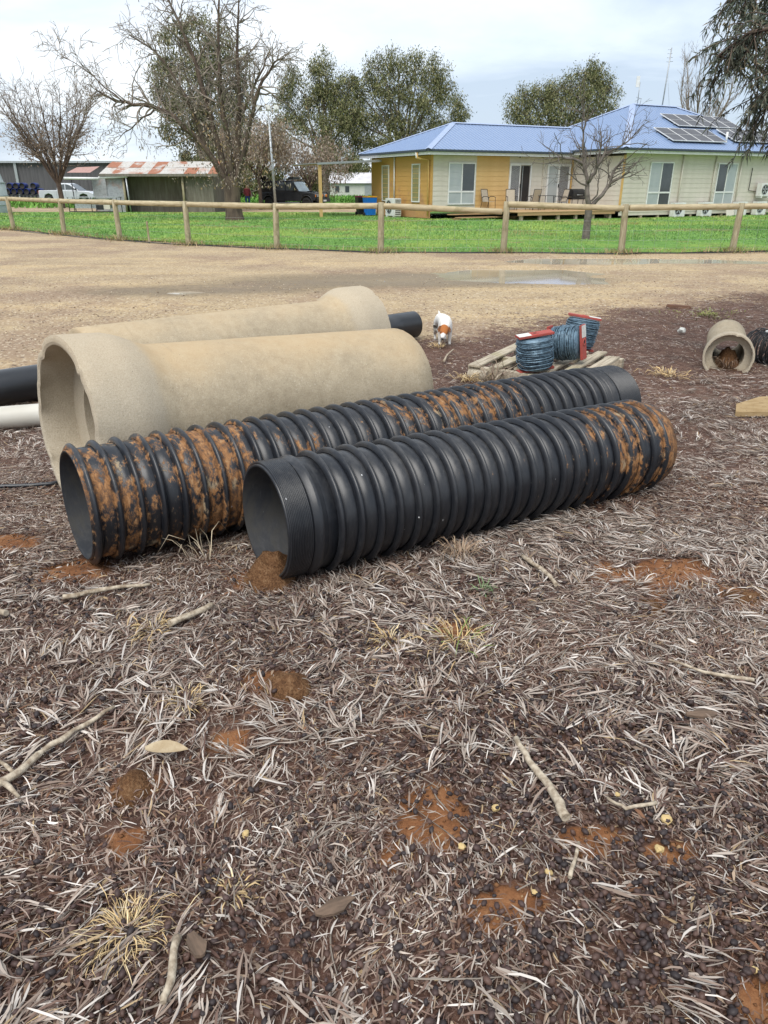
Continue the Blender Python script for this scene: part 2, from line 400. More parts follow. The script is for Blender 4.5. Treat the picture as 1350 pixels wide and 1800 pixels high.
#@@OBJECTS
# ================================================================== PIPES
def plastic_mud(name, root, L, stops, seed, top=0.0, amount=1.0):
    """black pipe plastic with clay smeared where stops (position along the pipe, amount) say"""
    t = NT(name); p = t.obj(root); x, y, z = t.xyz(p)[:3]
    ps = t.map(p, (1.9, 1, 1), (seed, seed * 2.3, 0))
    n1 = t.noise(ps, 3.2, 8, .68, .6); n2 = t.noise(ps, 20, 9, .78, .3); n3 = t.noise(t.map(ps, (1, .35, .35)), 45, 3, .6)
    reg = t.ramp(t.math('DIVIDE', x, L), [(q, (v, v, v)) for q, v in stops])
    rs = t.n('ShaderNodeSeparateColor'); t.t.links.new(reg, rs.inputs[0])
    f = t.math('ADD', t.math('ADD', t.math('MULTIPLY', n1, .56), t.math('MULTIPLY', n2, .44)), t.math('MULTIPLY', t.math('SUBTRACT', rs.outputs[0], .5), .25 * amount))
    f = t.math('ADD', f, t.math('MULTIPLY', z, top))
    rad = t.math('SQRT', t.math('ADD', t.math('MULTIPLY', y, y), t.math('MULTIPLY', z, z)))
    f = t.math('SUBTRACT', f, t.math('MULTIPLY', t.step(rad, .258, .276), .085))       # rubbed off the rib crests
    f = t.math('SUBTRACT', f, t.math('MULTIPLY', t.math('LESS_THAN', rad, .2475), .5))
    mud = t.step(f, .575, .635)
    dust_sheen = t.step(t.math('ADD', t.math('MULTIPLY', n1, .5), t.math('MULTIPLY', n2, .5)), .40, .72)
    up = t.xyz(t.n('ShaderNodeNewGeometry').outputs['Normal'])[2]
    base = t.mix(t.math('MULTIPLY', dust_sheen, t.math('ADD', .10, t.math('MULTIPLY', t.step(up, .1, .95), .42))), (.0095, .011, .0145), (.115, .111, .106))  # dust tint, lighter on upward faces: sky sheen painted into the colour
    base = t.mix(t.math('MULTIPLY', t.step(n3, .55, .75), .10), base, (.14, .14, .14))
    base = t.mix(t.math('MULTIPLY', t.math('LESS_THAN', rad, .2475), t.math('MULTIPLY', t.step(n1, .45, .6), .8)), base, (.026, .024, .020))
    clay = t.ramp(t.math('ADD', t.math('MULTIPLY', n2, .7), t.math('MULTIPLY', n3, .3)), [(.36, (.085, .042, .016)), (.46, (.20, .088, .028)), (.55, (.30, .14, .048)), (.66, (.36, .25, .14))])
    clay = t.mix(t.step(t.noise(ps, 6.5, 4), .58, .68), clay, (.33, .26, .165))
    thin = t.math('MULTIPLY', mud, t.math('ADD', .42, t.math('MULTIPLY', t.step(n2, .40, .58), .52)))
    col = t.mix(thin, base, clay)
    dots = t.math('LESS_THAN', t.vor(t.map(ps, (1, 1, 1)), 9.0), .045)       # bird droppings
    col = t.mix(t.math('MULTIPLY', dots, t.step(n2, .5, .56)), col, (.7, .7, .7))
    rough = t.math('ADD', t.math('ADD', t.math('MULTIPLY', mud, .45), t.math('MULTIPLY', t.math('LESS_THAN', rad, .2475), .35)), t.math('ADD', .27, t.math('MULTIPLY', n1, .2)))
    nr = t.bump(t.math('ADD', t.math('MULTIPLY', mud, .5), t.math('MULTIPLY', t.math('MULTIPLY', mud, n3), .5)), .35, .003)
    return t.fin(col, rough, nr, None, .5)

def rib_profile(h, w_, n=9):
    return [(-w_ / 2 + w_ * i / (n - 1), h * math.sin(math.pi * i / (n - 1)) ** .75) for i in range(n)]
def ribbed_pipe(S, E, r, first, spacing, collar_start, collar_end, stops, seed, label, amount=1.0, top=0.0):
    Mx = axis_frame(S, E); L = (Vector(E) - Vector(S)).length
    root = empty('ribbed_pipe', S, 0, label, 'pipe', 'black ribbed plastic pipes on the leaf litter')
    root.rotation_euler = Mx.to_euler()
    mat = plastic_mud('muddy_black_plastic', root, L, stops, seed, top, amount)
    N = 112; wi = r - .012
    prof = [(0, r - .004), (.003, r)]
    last = L - collar_end - spacing * .3; x = first
    ribs = []
    while x < last: ribs.append(x); x += spacing
    for q in ribs:
        prof += [(q + .0195, r), (q + .0200, r - .0016), (q + .0215, r - .0016), (q + .0220, r)]
    prof = [p for p in sorted(set(prof)) if p[0] <= L]
    prof += [(L, r - .002), (L, wi), (L * .75, wi), (L * .5, wi), (L * .25, wi), (0, wi)]
    w0 = MB().lathe(prof, N, 'x', closed=True).build('pipe_wall', mat, root)
    rp = rib_profile(.023, .032)
    r0 = None
    for q in ribs:
        if r0 is None:
            r0 = MB().lathe([(a, r + .003 + b) for a, b in rp], 96, 'x').build('rib', mat, root); r0.location = (q, 0, 0); o = r0
        else: o = copy_obj(r0, root, (q, 0, 0))
        o.rotation_euler = (0, random.uniform(-.006, .006), random.uniform(-.006, .006))
    def collar(x0, x1):
        pr = [(x0, r + .002)]; n = int((x1 - x0) / .0074)
        for i in range(n):
            a = x0 + .001 + (x1 - x0 - .002) * i / n; d = (x1 - x0 - .002) / n
            pr += [(a, r + .011), (a + d * .45, r + .011), (a + d * .55, r + .0068), (a + d * .95, r + .0068)]
        pr += [(x1, r + .002)]
        MB().lathe(pr, 112, 'x').build('threaded_collar', mat, root)
        s_ = 1 if x0 < L / 2 else -1; e_ = x1 if s_ > 0 else x0
        pr = [(e_ + s_ * .003, r), (e_ + s_ * .005, r + .007), (e_ + s_ * .022, r + .010), (e_ + s_ * .028, r + .017), (e_ + s_ * .042, r + .019), (e_ + s_ * .050, r + .008), (e_ + s_ * .066, r + .006), (e_ + s_ * .072, r)]
        MB().lathe(pr, 112, 'x').build('coupling_band', mat, root)
    if collar_start: collar(.006, .112)
    if collar_end: collar(L - collar_end + .04, L - .006)
    return root
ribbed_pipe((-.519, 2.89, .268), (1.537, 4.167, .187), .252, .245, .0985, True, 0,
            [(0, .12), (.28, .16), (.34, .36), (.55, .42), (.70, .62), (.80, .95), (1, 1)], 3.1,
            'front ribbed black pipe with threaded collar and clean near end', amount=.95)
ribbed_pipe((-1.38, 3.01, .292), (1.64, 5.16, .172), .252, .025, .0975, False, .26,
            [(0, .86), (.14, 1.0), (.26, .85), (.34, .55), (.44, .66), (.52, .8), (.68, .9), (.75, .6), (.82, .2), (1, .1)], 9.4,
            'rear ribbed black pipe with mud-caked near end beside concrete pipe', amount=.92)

# soil fallen into the mouth of the front pipe
def mound(name, cx, cy, rx, ry, h, z0, seed, mat, n=26, rings=9, **kw):
    v = [(cx, cy, z0 + h)]; f = []
    for j in range(1, rings + 1):
        q = j / rings
        for k in range(n):
            a = 2 * math.pi * k / n; wob = 1 + .35 * (float(vnoise(math.cos(a) * 1.7 + seed, math.sin(a) * 1.7, seed)) - .5)
            x = cx + rx * q * wob * math.cos(a); y = cy + ry * q * wob * math.sin(a)
            lump = (float(fbm(x * 26, y * 26, seed + 3)) - .5) * h * .7
            v.append((x, y, z0 + (h * (1 - q ** 1.6) + lump * (1 - q * .7)) - (0.012 if j == rings else 0)))
    f += [(0, 1 + k, 1 + (k + 1) % n) for k in range(n)]
    for j in range(rings - 1):
        f += [(1 + j * n + k, 1 + (j + 1) * n + k, 1 + (j + 1) * n + (k + 1) % n, 1 + j * n + (k + 1) % n) for k in range(n)]
    return MB().add(v, f, True).build(name, mat, **kw)
t = NT('crumbly_soil'); P = t.pos(); n2 = t.noise(P, 26, 6, .7); n3 = t.noise(P, 120, 3, .6)
M['soil'] = t.fin(t.ramp(t.math('ADD', t.math('MULTIPLY', n2, .5), t.math('MULTIPLY', n3, .5)), [(.34, (.055, .028, .016)), (.5, (.135, .068, .032)), (.68, (.25, .15, .08))]), .95, t.bump(t.math('ADD', n2, n3), .9, .012), None, .1)
mound('soil_heap', -.50, 2.86, .125, .15, .115, .025, 3, M['soil'], label='heap of brown soil spilling from the front ribbed pipe mouth', cat='soil heap')
for (x, y, rx, ry, h, s_, lb) in [(-.33, 2.05, .085, .075, .045, 5, 'rounded brown soil lump in the left middle of the litter'),
                              (-.72, 1.60, .055, .075, .04, 7, 'small crumbly soil lump below the pale fallen leaf'),
                              (1.52, 2.69, .095, .06, .03, 9, 'bright orange soil lump at the right edge of the litter'),
                              (1.09, 2.61, .06, .08, .026, 11, 'orange soil clod in front of the bare dirt patch')]:
    mound('soil_lump', x, y, rx, ry, h, gzs(x, y) - .004, s_, M['soil'], label=lb, cat='soil', group='soil lumps in the litter')

# ------------------------------------------------------------------ concrete pipes
def concrete(name, root, stain, seed, bl=.4):
    t = NT(name); p = t.map(t.obj(root), (1, 1, 1), (seed, seed, seed)); x, y, z = t.xyz(t.obj(root))[:3]
    n1 = t.noise(p, 2.2, 6, .6); n2 = t.noise(p, 14, 6, .7); n3 = t.noise(p, 120, 4, .8)
    c = t.ramp(t.math('ADD', t.math('MULTIPLY', n1, .45), t.math('MULTIPLY', n2, .55)), [(.34, (.335, .275, .19)), (.5, (.425, .355, .25)), (.66, (.50, .425, .31))])
    c = t.mix(t.math('MULTIPLY', t.step(n3, .47, .60), .36), c, (.25, .195, .125))
    c = t.mix(t.math('MULTIPLY', t.step(t.noise(p, 85, 3, .7), .58, .68), .55), c, (.56, .50, .40))
    tops = t.math('MULTIPLY', t.step(t.math('ADD', z, t.math('MULTIPLY', n1, .5)), .38, .72), stain)
    c = t.mix(tops, c, t.mix(n2, (.48, .325, .175), (.49, .385, .235)))
    run = t.noise(t.map(p, (5, 1, .5)), 3.0, 4, .6)
    c = t.mix(t.math('MULTIPLY', t.step(run, .6, .75), .18), c, (.15, .125, .09))
    grey = t.math('SUBTRACT', 1.0, t.step(t.math('ADD', x, t.math('MULTIPLY', t.math('SUBTRACT', n2, .5), .12)), bl - .05, bl + .03))
    c = t.mix(t.math('MULTIPLY', grey, .6), c, t.mix(t.step(t.noise(p, 160, 5, .8), .36, .64), (.36, .31, .235), (.53, .475, .38)))
    pit = t.math('LESS_THAN', t.vor(p, 26), .07); c = t.mix(t.math('MULTIPLY', pit, .5), c, (.10, .08, .06))
    return t.fin(c, .93, t.bump(t.math('SUBTRACT', t.math('ADD', t.math('MULTIPLY', n2, .6), n3), pit), .6, .008), None, .2)
def concrete_pipe(S, E, r, bell, wall, label, seed, stain=.6, bell_len=.24, taper=.25):
    """bell (socket) at S, plain end at E"""
    Mx = axis_frame(S, E); L = (Vector(E) - Vector(S)).length
    root = empty('concrete_pipe', S, 0, label, 'pipe', 'bell-ended concrete pipes'); root.rotation_euler = Mx.to_euler()
    mat = concrete('weathered_concrete', root, stain, seed, bell_len + taper * .6); k = bell / .5
    bi = bell - wall * .55; bo = r - wall
    bd = .21 * k
    outer = [(0, bell), (.02 * k, bell)] + [(q, bell) for q in np.linspace(.06, bell_len, 5)]
    outer += [(bell_len + taper * i / 6, bell + (r - bell) * (.45 * i / 6 + .55 * (.5 - .5 * math.cos(math.pi * i / 6)))) for i in range(1, 7)]
    outer += [(q, r) for q in np.linspace(bell_len + taper + .05, L - .01, 14)] + [(L, r - .01)]
    inner = [(L, bo + .01), (L - .012, bo)] + [(q, bo) for q in np.linspace(L - .1, bd + .03, 10)] + [(bd, bo)]
    sock = [(bd - .014 * k, bi), (bd * .5, bi), (.012, bi + .003), (0, bi + .008)]
    def jit(h, a, j):
        e_ = math.exp(-abs(h) / .012) * .5
        return (float(vnoise(a * 9 + seed, h * 30, seed)) - .5) * (.004 + .022 * e_ * k) + (float(vnoise(a * 3, h * 3 + seed, 4)) - .5) * .004
    # keep seam closed: noise periodic through cos/sin
    def jitp(h, a, j):
        ca, sa = math.cos(a), math.sin(a); e_ = math.exp(-abs(h) / .012)
        chip = max(0.0, float(vnoise(ca * 10 + seed * 3 + 40, sa * 10 + 40, seed)) - .62)       # broken bits along the lip
        return -.075 * chip * e_ * k + (float(vnoise(ca * 16 + seed * 3 + 40, sa * 16 + h * 20 + 40, seed + 2)) - .5) * .003 + (float(vnoise(ca * 2.4 + 20, sa * 2.4 + h * 2 + 20, 4)) - .5) * .003
    MB().lathe(outer + inner, 96, 'x', jit=jitp).build('barrel', mat, root)
    MB().lathe(sock, 96, 'x', jit=jitp).build('socket_lining', mat, root)
    MB().lathe([(bd, bo), (bd - .004 * k, bo + .02 * k), (bd - .010 * k, (bo + bi) / 2), (bd - .014 * k, bi)], 96, 'x', smooth=False, jit=jitp).build('socket_step', mat, root)
    MB().lathe([(0, bi + .008), (-.006 * k, bi + (bell - bi) * .4), (-.005 * k, bi + (bell - bi) * .7), (0, bell)], 96, 'x', smooth=False, jit=lambda h, a, j: jitp(0, a, j)).build('rim', mat, root)
    return root
concrete_pipe((-1.715, 3.815, .405), (.086, 5.36, .245), .410, .487, .105, 'large concrete pipe with open bell mouth facing left beside ribbed pipe', 1, .75)
concrete_pipe((-.225, 7.53, .242), (-2.34, 5.65, .262), .350, .452, .09, 'large concrete pipe lying behind with its bell end to the right', 5, .55)
c3 = concrete_pipe((3.40, 7.24, .05), (3.82, 8.28, .05), .197, .236, .05, 'small concrete pipe half sunk at right with litter inside its mouth', 9, .5, .10, .10)
mound('soil_fill', 3.49, 7.46, .155, .20, .23, -.13, 17, M['soil'], label='dark soil and litter filling the small concrete pipe', cat='soil')

# ------------------------------------------------------------------ smooth plastic pipes
def smooth_pipe(S, E, r, wall, mat, name, label, group=None):
    Mx = axis_frame(S, E); L = (Vector(E) - Vector(S)).length
    root = empty(name, S, 0, label, 'pipe', group); root.rotation_euler = Mx.to_euler()
    MB().lathe([(q, r) for q in np.linspace(0, L, 12)] + [(q, r - wall) for q in np.linspace(L, 0, 6)], 64, 'x', closed=True).build('pipe_wall', mat, root)
    return root
M['poly'] = pm('black_polythene', (.011, .012, .014), (.03, .032, .036), 3, .33, spec=.5, stretch=(.3, 1, 1))
M['pvc'] = pm('dusty_white_pvc', (.60, .58, .52), (.48, .45, .38), 3, .45, stretch=(.4, 1, 1))
smooth_pipe((-4.75, 4.78, .03), (.36, 9.0, .07), .155, .014, M['poly'], 'poly_pipe', 'long smooth black pipe lying behind the concrete pipes')
smooth_pipe((-4.4, 4.85, .0), (-1.75, 5.75, -.01), .085, .006, M['pvc'], 'pvc_pipe', 'white plastic pipe between concrete pipe and left edge')
m = MB(); pts = [(-3.6 + .1 * i, 3.55 + .035 * i + .03 * math.sin(i * .7), 0) for i in range(18)]
m.tube([(x, y, gzs(x, y) + .03) for x, y, z in pts], .013, 8)
m.build('poly_hose', M['poly'], label='thin black hose lying on litter at the left edge', cat='hose')

# ================================================================== PALLET, WIRE REELS
t = NT('weathered_timber'); p = t.map(t.obj(), (2.2, 26, 26)); n = t.noise(p, 2.2, 6, .65); n2 = t.noise(t.obj(), 3, 4)
cw = t.ramp(n, [(.32, (.20, .165, .12)), (.5, (.40, .345, .26)), (.68, (.52, .46, .36))])
cw = t.mix(t.math('MULTIPLY', t.step(n2, .55, .7), .5), cw, (.28, .25, .13))
M['old_timber'] = t.fin(cw, .9, t.bump(n, .5, .004), None, .15)
pal = empty('pallet', (.86, 7.0, -.1), math.atan2(.84, .54), 'broken weathered timber pallet under the wire reels', 'pallet')
# local x runs along the slats, local y across (negative = towards the right of the picture)
slat_d = None
for i, (y, L0, L1, wd) in enumerate([(0, 0, 1.35, .125), (-.20, .02, .95, .10), (-.42, .1, 1.2, .10), (-.66, .18, 1.2, .10), (-.86, .12, 1.22, .10), (-1.04, .1, 1.0, .12)]):
    o = MB().box(L0, L1, y - wd / 2, y + wd / 2, .105, .127, bev=.004).build('slat', M['old_timber'], pal)
    o.rotation_euler = (random.uniform(-.02, .02), random.uniform(-.012, .012), random.uniform(-.02, .02))
for x in (.06, .6, 1.16):
    MB().box(x - .04, x + .04, -1.1, .07, .0, .103, bev=.004).build('bearer', M['old_timber'], pal)
MB().tube([(-.03, .03, .035), (-.02, -.16, .04)], .055, 12).build('round_bearer', M['old_timber'], pal)
M['barb'] = pm('galvanised_wire_blue_grey', (.15, .235, .30), (.075, .12, .16), 30, .42, metal=.35, spec=.5)
M['red_board'] = pm('red_painted_board', (.40, .075, .06), (.30, .07, .055), 9, .65, vary=.1)
M['paper'] = pm('paper_label', (.66, .66, .62), (.55, .54, .5), 30, .7)
def reel(loc, rot, label, r=.175, h=.30, flip=1):
    root = empty('wire_reel', loc, 0, label, 'wire reel', 'reels of barbed wire on the pallet'); root.rotation_euler = rot
    m = MB(); rr = random.Random(label); k = 0
    nlay = 26
    for i in range(nlay):
        z = .02 + (h - .04) * i / (nlay - 1); rad = r - .012 + rr.uniform(-.010, .008) - .016 * (abs(i - nlay / 2) / (nlay / 2)) ** 4
        ph = rr.uniform(0, 6); am = rr.uniform(.002, .007)
        pts = [((rad + .003 * math.sin(5 * q + ph)) * math.cos(q), (rad + .003 * math.sin(5 * q + ph)) * math.sin(q), z + am * math.sin(q + ph) + .004 * math.sin(3 * q)) for q in [2 * math.pi * j / 40 for j in range(41)]]
        m.tube(pts, .0062, 5, False)
        for j in range(9):
            a = rr.uniform(0, 2 * math.pi); q = (rad * math.cos(a), rad * math.sin(a), z)
            d = Vector((math.cos(a) + rr.uniform(-.8, .8), math.sin(a) + rr.uniform(-.8, .8), rr.uniform(-1.2, 1.2))).normalized() * .017
            m.tube([Vector(q) - d * .5, Vector(q) + d], .0022, 3, False)
    m.build('wire_coil', M['barb'], root)
    MB().lathe([(.01, .0), (.01, r - .03), (h - .01, r - .03), (h - .01, 0)], 32, 'z').build('inner_windings', M['barb'], root)
    for zb, nm in ((h + .004, 1), (-.022, 0)):
        b = MB().box(-r * .98, r * .98, -.055, .055, zb, zb + .022, bev=.004).build('end_board', M['red_board'], root)
        MB().lathe([(zb + .0225, .018), (zb + .027, .020), (zb + .027, .034), (zb + .022, .036)], 18, 'z').build('hub_ring', M['red_board'], b)
        MB().lathe([(zb + .0235, 0.0001), (zb + .0235, .0175)], 14, 'z').build('hub_hole', M['dark_void'], b)
        s_ = -flip if nm else flip
        x0, x1 = sorted((s_ * .045, s_ * r * .95))
        if nm: MB().box(x0, x1, -.048, .048, zb + .0222, zb + .0240).build('paper_label', M['paper'], b)
    return root
reel((1.42, 6.86, .035), (R(4), R(-7), R(12)), 'barbed wire reel standing at the front of the pallet', flip=1)
reel((1.62, 7.14, .21), (R(8), R(82), R(-28)), 'barbed wire reel lying on its side between two standing reels', r=.165)
reel((2.06, 7.86, .03), (R(-3), R(8), R(-12)), 'barbed wire reel standing farthest back on the pallet', flip=-1)
# coil of wire by the small concrete pipe
root = empty('wire_roll', (3.98, 7.66, .06), R(-62), 'coil of dark fencing wire beside the small concrete pipe', 'wire coil')
m = MB(); rr = random.Random(4)
for i in range(30):
    x = -.16 + .34 * i / 29 + rr.uniform(-.01, .01); rad = .17 + rr.uniform(-.022, .012); ph = rr.uniform(0, 6)
    m.tube([(x + .012 * math.sin(q + ph), (rad + .006 * math.sin(3 * q + ph)) * math.cos(q), (rad + .006 * math.sin(2 * q + ph)) * math.sin(q)) for q in [2 * math.pi * j / 36 for j in range(37)]], .005, 5, False)
m.build('wire_loops', M['black_metal'], root)
MB().box(-.02, .05, -.05, .05, .162, .178).build('tie_tag', M['white'], root)
# slab of timber on the right edge, stray bits
t = NT('yellow_timber'); p = t.map(t.obj(), (3, 14, 14)); n = t.noise(p, 2.5, 6, .6); sp_ = t.noise(t.obj(), 34, 3)
cw = t.ramp(n, [(.3, (.25, .165, .075)), (.5, (.335, .235, .12)), (.7, (.40, .295, .165))]); cw = t.mix(t.math('MULTIPLY', t.step(sp_, .62, .7), .6), cw, (.12, .08, .05))
M['yellow_timber'] = t.fin(cw, .85, t.bump(n, .4, .003), None, .15)
o = MB().prism([(0, 0), (.95, -.12), (1.0, .36), (.42, .40), (.12, .22)], 0, .038).build('timber_offcut', M['yellow_timber'], label='yellow timber offcut lying on litter at the right edge', cat='timber')
o.location = (2.80, 5.66, gzs(2.9, 5.7) + .012); o.rotation_euler = (0, R(-1.5), R(4))
M['bark'] = pm('brown_bark_wood', (.20, .105, .065), (.12, .07, .05), 6, .9, .5, 30, (1, 8, 8))
o = MB().box(0, .33, -.06, .06, 0, .06, bev=.012).build('timber_block', M['bark'], label='reddish brown timber block on the gravel, upper right', cat='timber')
o.location = (4.12, 11.0, gzs(4.2, 11) - .01); o.rotation_euler = (0, R(2), R(-14))
t = NT('pale_stone'); n = t.noise(t.obj(), 40, 5, .7); M['pale_stone'] = t.fin(t.mix(n, (.42, .30, .13), (.62, .47, .24)), .9, t.bump(n, .6, .005), None, .15)
M['white_stone'] = pm('white_stone', (.62, .62, .57), (.48, .48, .44), 20, .8, .4)
def pebble(name, x, y, r, mat, seed, label, cat, group=None):
    rr = random.Random(seed); bm = bmesh.new(); bmesh.ops.create_icosphere(bm, subdivisions=2, radius=1)
    ks = [(Vector((rr.gauss(0, 1), rr.gauss(0, 1), rr.gauss(0, 1))).normalized(), rr.uniform(.6, 1.0)) for _ in range(7)]
    for v in bm.verts:
        d = v.co.normalized(); q = 1.0
        for a, c_ in ks: q = min(q, c_ / max(.25, d.dot(a)) if d.dot(a) > .5 else q)
        v.co = d * q * rr.uniform(.78, 1.12); v.co.z *= .75
    m = MB(); bm.verts.index_update(); m.add([v.co * r for v in bm.verts], [[v.index for v in f.verts] for f in bm.faces], False); bm.free()
    o = m.build(name, mat, None, label, cat, group); o.location = (x, y, gzs(x, y) + r * .55 + .018); o.rotation_euler = (0, 0, rr.uniform(0, 6)); return o
pebble('white_stone', 3.68, 9.19, .055, M['white_stone'], 2, 'white stone alone on dark litter, upper right', 'stone')
for i, (x, y, r, lb) in enumerate([(.765, 1.475, .0165, 'pale yellow stone at far right of the row of stones'), (.715, 1.385, .0135, 'pale yellow stone just left of the largest yellow stone'),
        (.31, 1.53, .013, 'yellow stone beside the orange bare patch, upper right of it'), (.205, 1.405, .012, 'yellow stone at the lower right rim of the orange patch'), (.415, 1.32, .011, 'small yellow stone below the fallen stick'),
        (.66, 1.57, .009, 'tiny orange stone above right of the fallen stick end'), (.37, 1.27, .008, 'tiny orange stone on the lower middle bare patch'), (.82, 1.07, .011, 'pale yellow stone at the lower right corner'), (-.37, 1.44, .012, 'pale cream stone in the left lower litter')]):
    pebble('yellow_stone', x, y, r, M['pale_stone'], 20 + i, lb, 'stone', 'yellow stones in the litter')

# ------------------------------------------------------------------ sticks, bark, one big dry leaf
M['stick'] = pm('bleached_stick', (.50, .43, .33), (.24, .185, .13), 45, .9, .9, 90, (1, 1, 1), spec=.1, detail=8)
def stick(pts, r0, r1, label, name='fallen_stick', lift=.042, n=9, forks=()):
    pts = [Vector((x, y, gzs(x, y) + lift)) for x, y in pts]; rr = random.Random(label)
    P2 = []
    for i in range(len(pts) - 1):
        for k in range(4): P2.append(pts[i].lerp(pts[i + 1], k / 4) + Vector((rr.uniform(-1, 1), rr.uniform(-1, 1), rr.uniform(-.4, .6))) * r0 * .35)
    P2.append(pts[-1]); L = len(P2)
    m = MB().tube(P2, [r0 + (r1 - r0) * i / (L - 1) + rr.uniform(-.1, .12) * r0 for i in range(L)], n)
    for (a, b, r) in forks:
        s_ = P2[int(a * (L - 1))]; e_ = Vector((b[0], b[1], gzs(*b) + lift)); m.tube([s_, s_.lerp(e_, .5) + Vector((0, 0, .006)), e_], [r, r * .85, r * .5], 7)
    return m.build(name, M['stick'], None, label, 'stick', 'fallen sticks on the litter')
stick([(.405, 1.79), (.44, 1.66), (.475, 1.57), (.49, 1.47)], .009, .0145, 'pale thick fallen stick lying right of centre in the foreground')
stick([(-1.16, 1.55), (-1.07, 1.63), (-1.03, 1.74), (-.97, 1.82), (-.88, 1.93)], .013, .006, 'long curved fallen branch at the left edge', forks=((.22, (-1.02, 1.55), .009), (.3, (-1.16, 1.70), .007)))
stick([(-1.32, 2.62), (-1.15, 2.70), (-1.0, 2.74)], .011, .007, 'thin stick lying left of the near ribbed pipe mouth')
stick([(.64, 3.02), (.72, 2.84), (.735, 2.74)], .010, .009, 'short bent stick in front of the front ribbed pipe')
stick([(-1.62, 2.55), (-1.5, 2.50)], .018, .012, 'short pale stick stub cut by the left edge')
stick([(-.83, 2.42), (-.74, 2.52), (-.7, 2.58)], .013, .011, 'brown stick piece in the left middle litter')
stick([(.46, 1.29), (.505, 1.39)], .006, .004, 'small upright-looking twig below the thick stick', n=7)
stick([(.75, 1.52), (.66, 1.50), (.62, 1.54)], .006, .004, 'thin forked twig left of the yellow stones', n=7)
stick([(-.47, 1.13), (-.46, 1.04), (-.462, .985)], .010, .008, 'short tan stick near the bottom edge, left', n=7)
stick([(1.28, 2.08), (1.12, 2.12), (1.02, 2.19)], .007, .004, 'thin twig right of the middle below bare soil', n=7)
stick([(.62, 7.6), (.70, 7.95), (.78, 8.2)], .012, .006, 'dry curved twig on the ground below the dog')
stick([(1.02, 6.62), (1.18, 6.95), (1.25, 7.05)], .010, .006, 'grey stick leaning across the pallet front', lift=.1)
m = MB(); L = .135
v = []; f = []
for i in range(9):
    q = i / 8; wdt = .021 * math.sin(math.pi * min(1, q * .93 + .05)) ** .8; x = q * L; zc = .012 * math.sin(q * 3.1)
    v += [(x, -wdt, zc + .006), (x, 0, zc), (x, wdt, zc + .007)]
for i in range(8): f += [(i * 3, i * 3 + 3, i * 3 + 4, i * 3 + 1), (i * 3 + 1, i * 3 + 4, i * 3 + 5, i * 3 + 2)]
m.add(v, f, True)
M['big_leaf'] = pm('dry_leaf_blade', (.44, .36, .24), (.33, .25, .15), 30, .8)
o = m.build('fallen_leaf', M['big_leaf'], None, 'broad pale tan leaf lying alone in the left foreground', 'leaf'); o.location = (-.72, 1.73, gzs(-.68, 1.73) + .05); o.rotation_euler = (R(18), R(-4), R(-6))
M['bark_chip'] = pm('bark_chip', (.17, .115, .08), (.10, .07, .05), 14, .95, .6, 40, (1, 5, 5))
for i, (x, y, a, lx_, lb) in enumerate([(-.12, 1.21, .5, .055, 'brown bark chip in the lower middle litter'), (-.42, 1.11, 2.2, .045, 'brown bark chip near the short tan stick'), (1.03, 1.9, .2, .06, 'brown bark chip at the right in the middle foreground')]):
    rr = random.Random(lb); pg = [(lx_ * math.cos(q) * rr.uniform(.75, 1.1), .017 * math.sin(q) * rr.uniform(.6, 1.3)) for q in [2 * math.pi * j / 11 for j in range(11)]]
    o = MB().prism(pg, 0, .008).build('bark_chip', M['bark_chip'], None, lb, 'bark', 'bark chips in the litter'); o.location = (x, y, gzs(x, y) + .04); o.rotation_euler = (.1, .12, a)

# ================================================================== FENCE
t = NT('treated_pine_log'); p = t.map(t.obj(), (14, 14, 2.2)); n = t.noise(p, 1.6, 6, .65); n2 = t.noise(t.pos(), 5, 4)
cw = t.ramp(n, [(.32, (.20, .165, .10)), (.5, (.345, .30, .195)), (.7, (.46, .41, .29))])
cw = t.mix(t.math('MULTIPLY', t.step(n2, .52, .7), .55), cw, (.155, .165, .075)); cw = t.mix(t.math('MULTIPLY', t.rnd(), .3), cw, (.24, .20, .13))
M['log'] = t.fin(cw, .9, t.bump(n, .5, .006), None, .15)
t = NT('treated_pine_rail'); p = t.map(t.obj(), (1.6, 14, 14)); n = t.noise(p, 1.6, 6, .65); n2 = t.noise(t.pos(), 4, 4)
cw = t.ramp(n, [(.32, (.27, .215, .13)), (.5, (.43, .365, .235)), (.7, (.56, .48, .33))])
cw = t.mix(t.math('MULTIPLY', t.step(n2, .54, .7), .5), cw, (.20, .19, .09)); cw = t.mix(t.math('MULTIPLY', t.rnd(), .25), cw, (.30, .23, .13))
M['rail'] = t.fin(cw, .88, t.bump(n, .5, .006), None, .15)
fence = empty('post_and_rail_fence', (0, 20, 0), 0, 'round log post and rail fence with wire between gravel yard and lawn', 'fence')
def loc_child(o, parent):          # keep world placement when the parent Empty is offset
    o.parent = parent; o.matrix_parent_inverse = parent.matrix_basis.inverted(); return o
FZ = []
for i, (x, y) in enumerate(FENCE):
    h = 1.2 + random.uniform(-.03, .04); z0 = gzs(x, y)
    lean = (random.uniform(-.04, .04), random.uniform(-.03, .03))
    m = MB(); m.lathe([(-.1, .082), (.3, .083), (.8, .08), (h - .008, .078), (h, .068), (h, .0001)], 14, 'z', jit=lambda hh, a, j: .004 * math.sin(3 * a + i * 2 + hh * 2))
    o = m.build('post', M['log']); o.location = (x, y, z0); o.rotation_euler = (lean[0], lean[1], random.uniform(0, 6)); loc_child(o, fence)
    FZ.append((x + lean[1] * h, y - lean[0] * h, z0 + h))
dz = [0, 0, 0, 0, 0, 0, -.01, -.14, .0, 0, 0, 0]
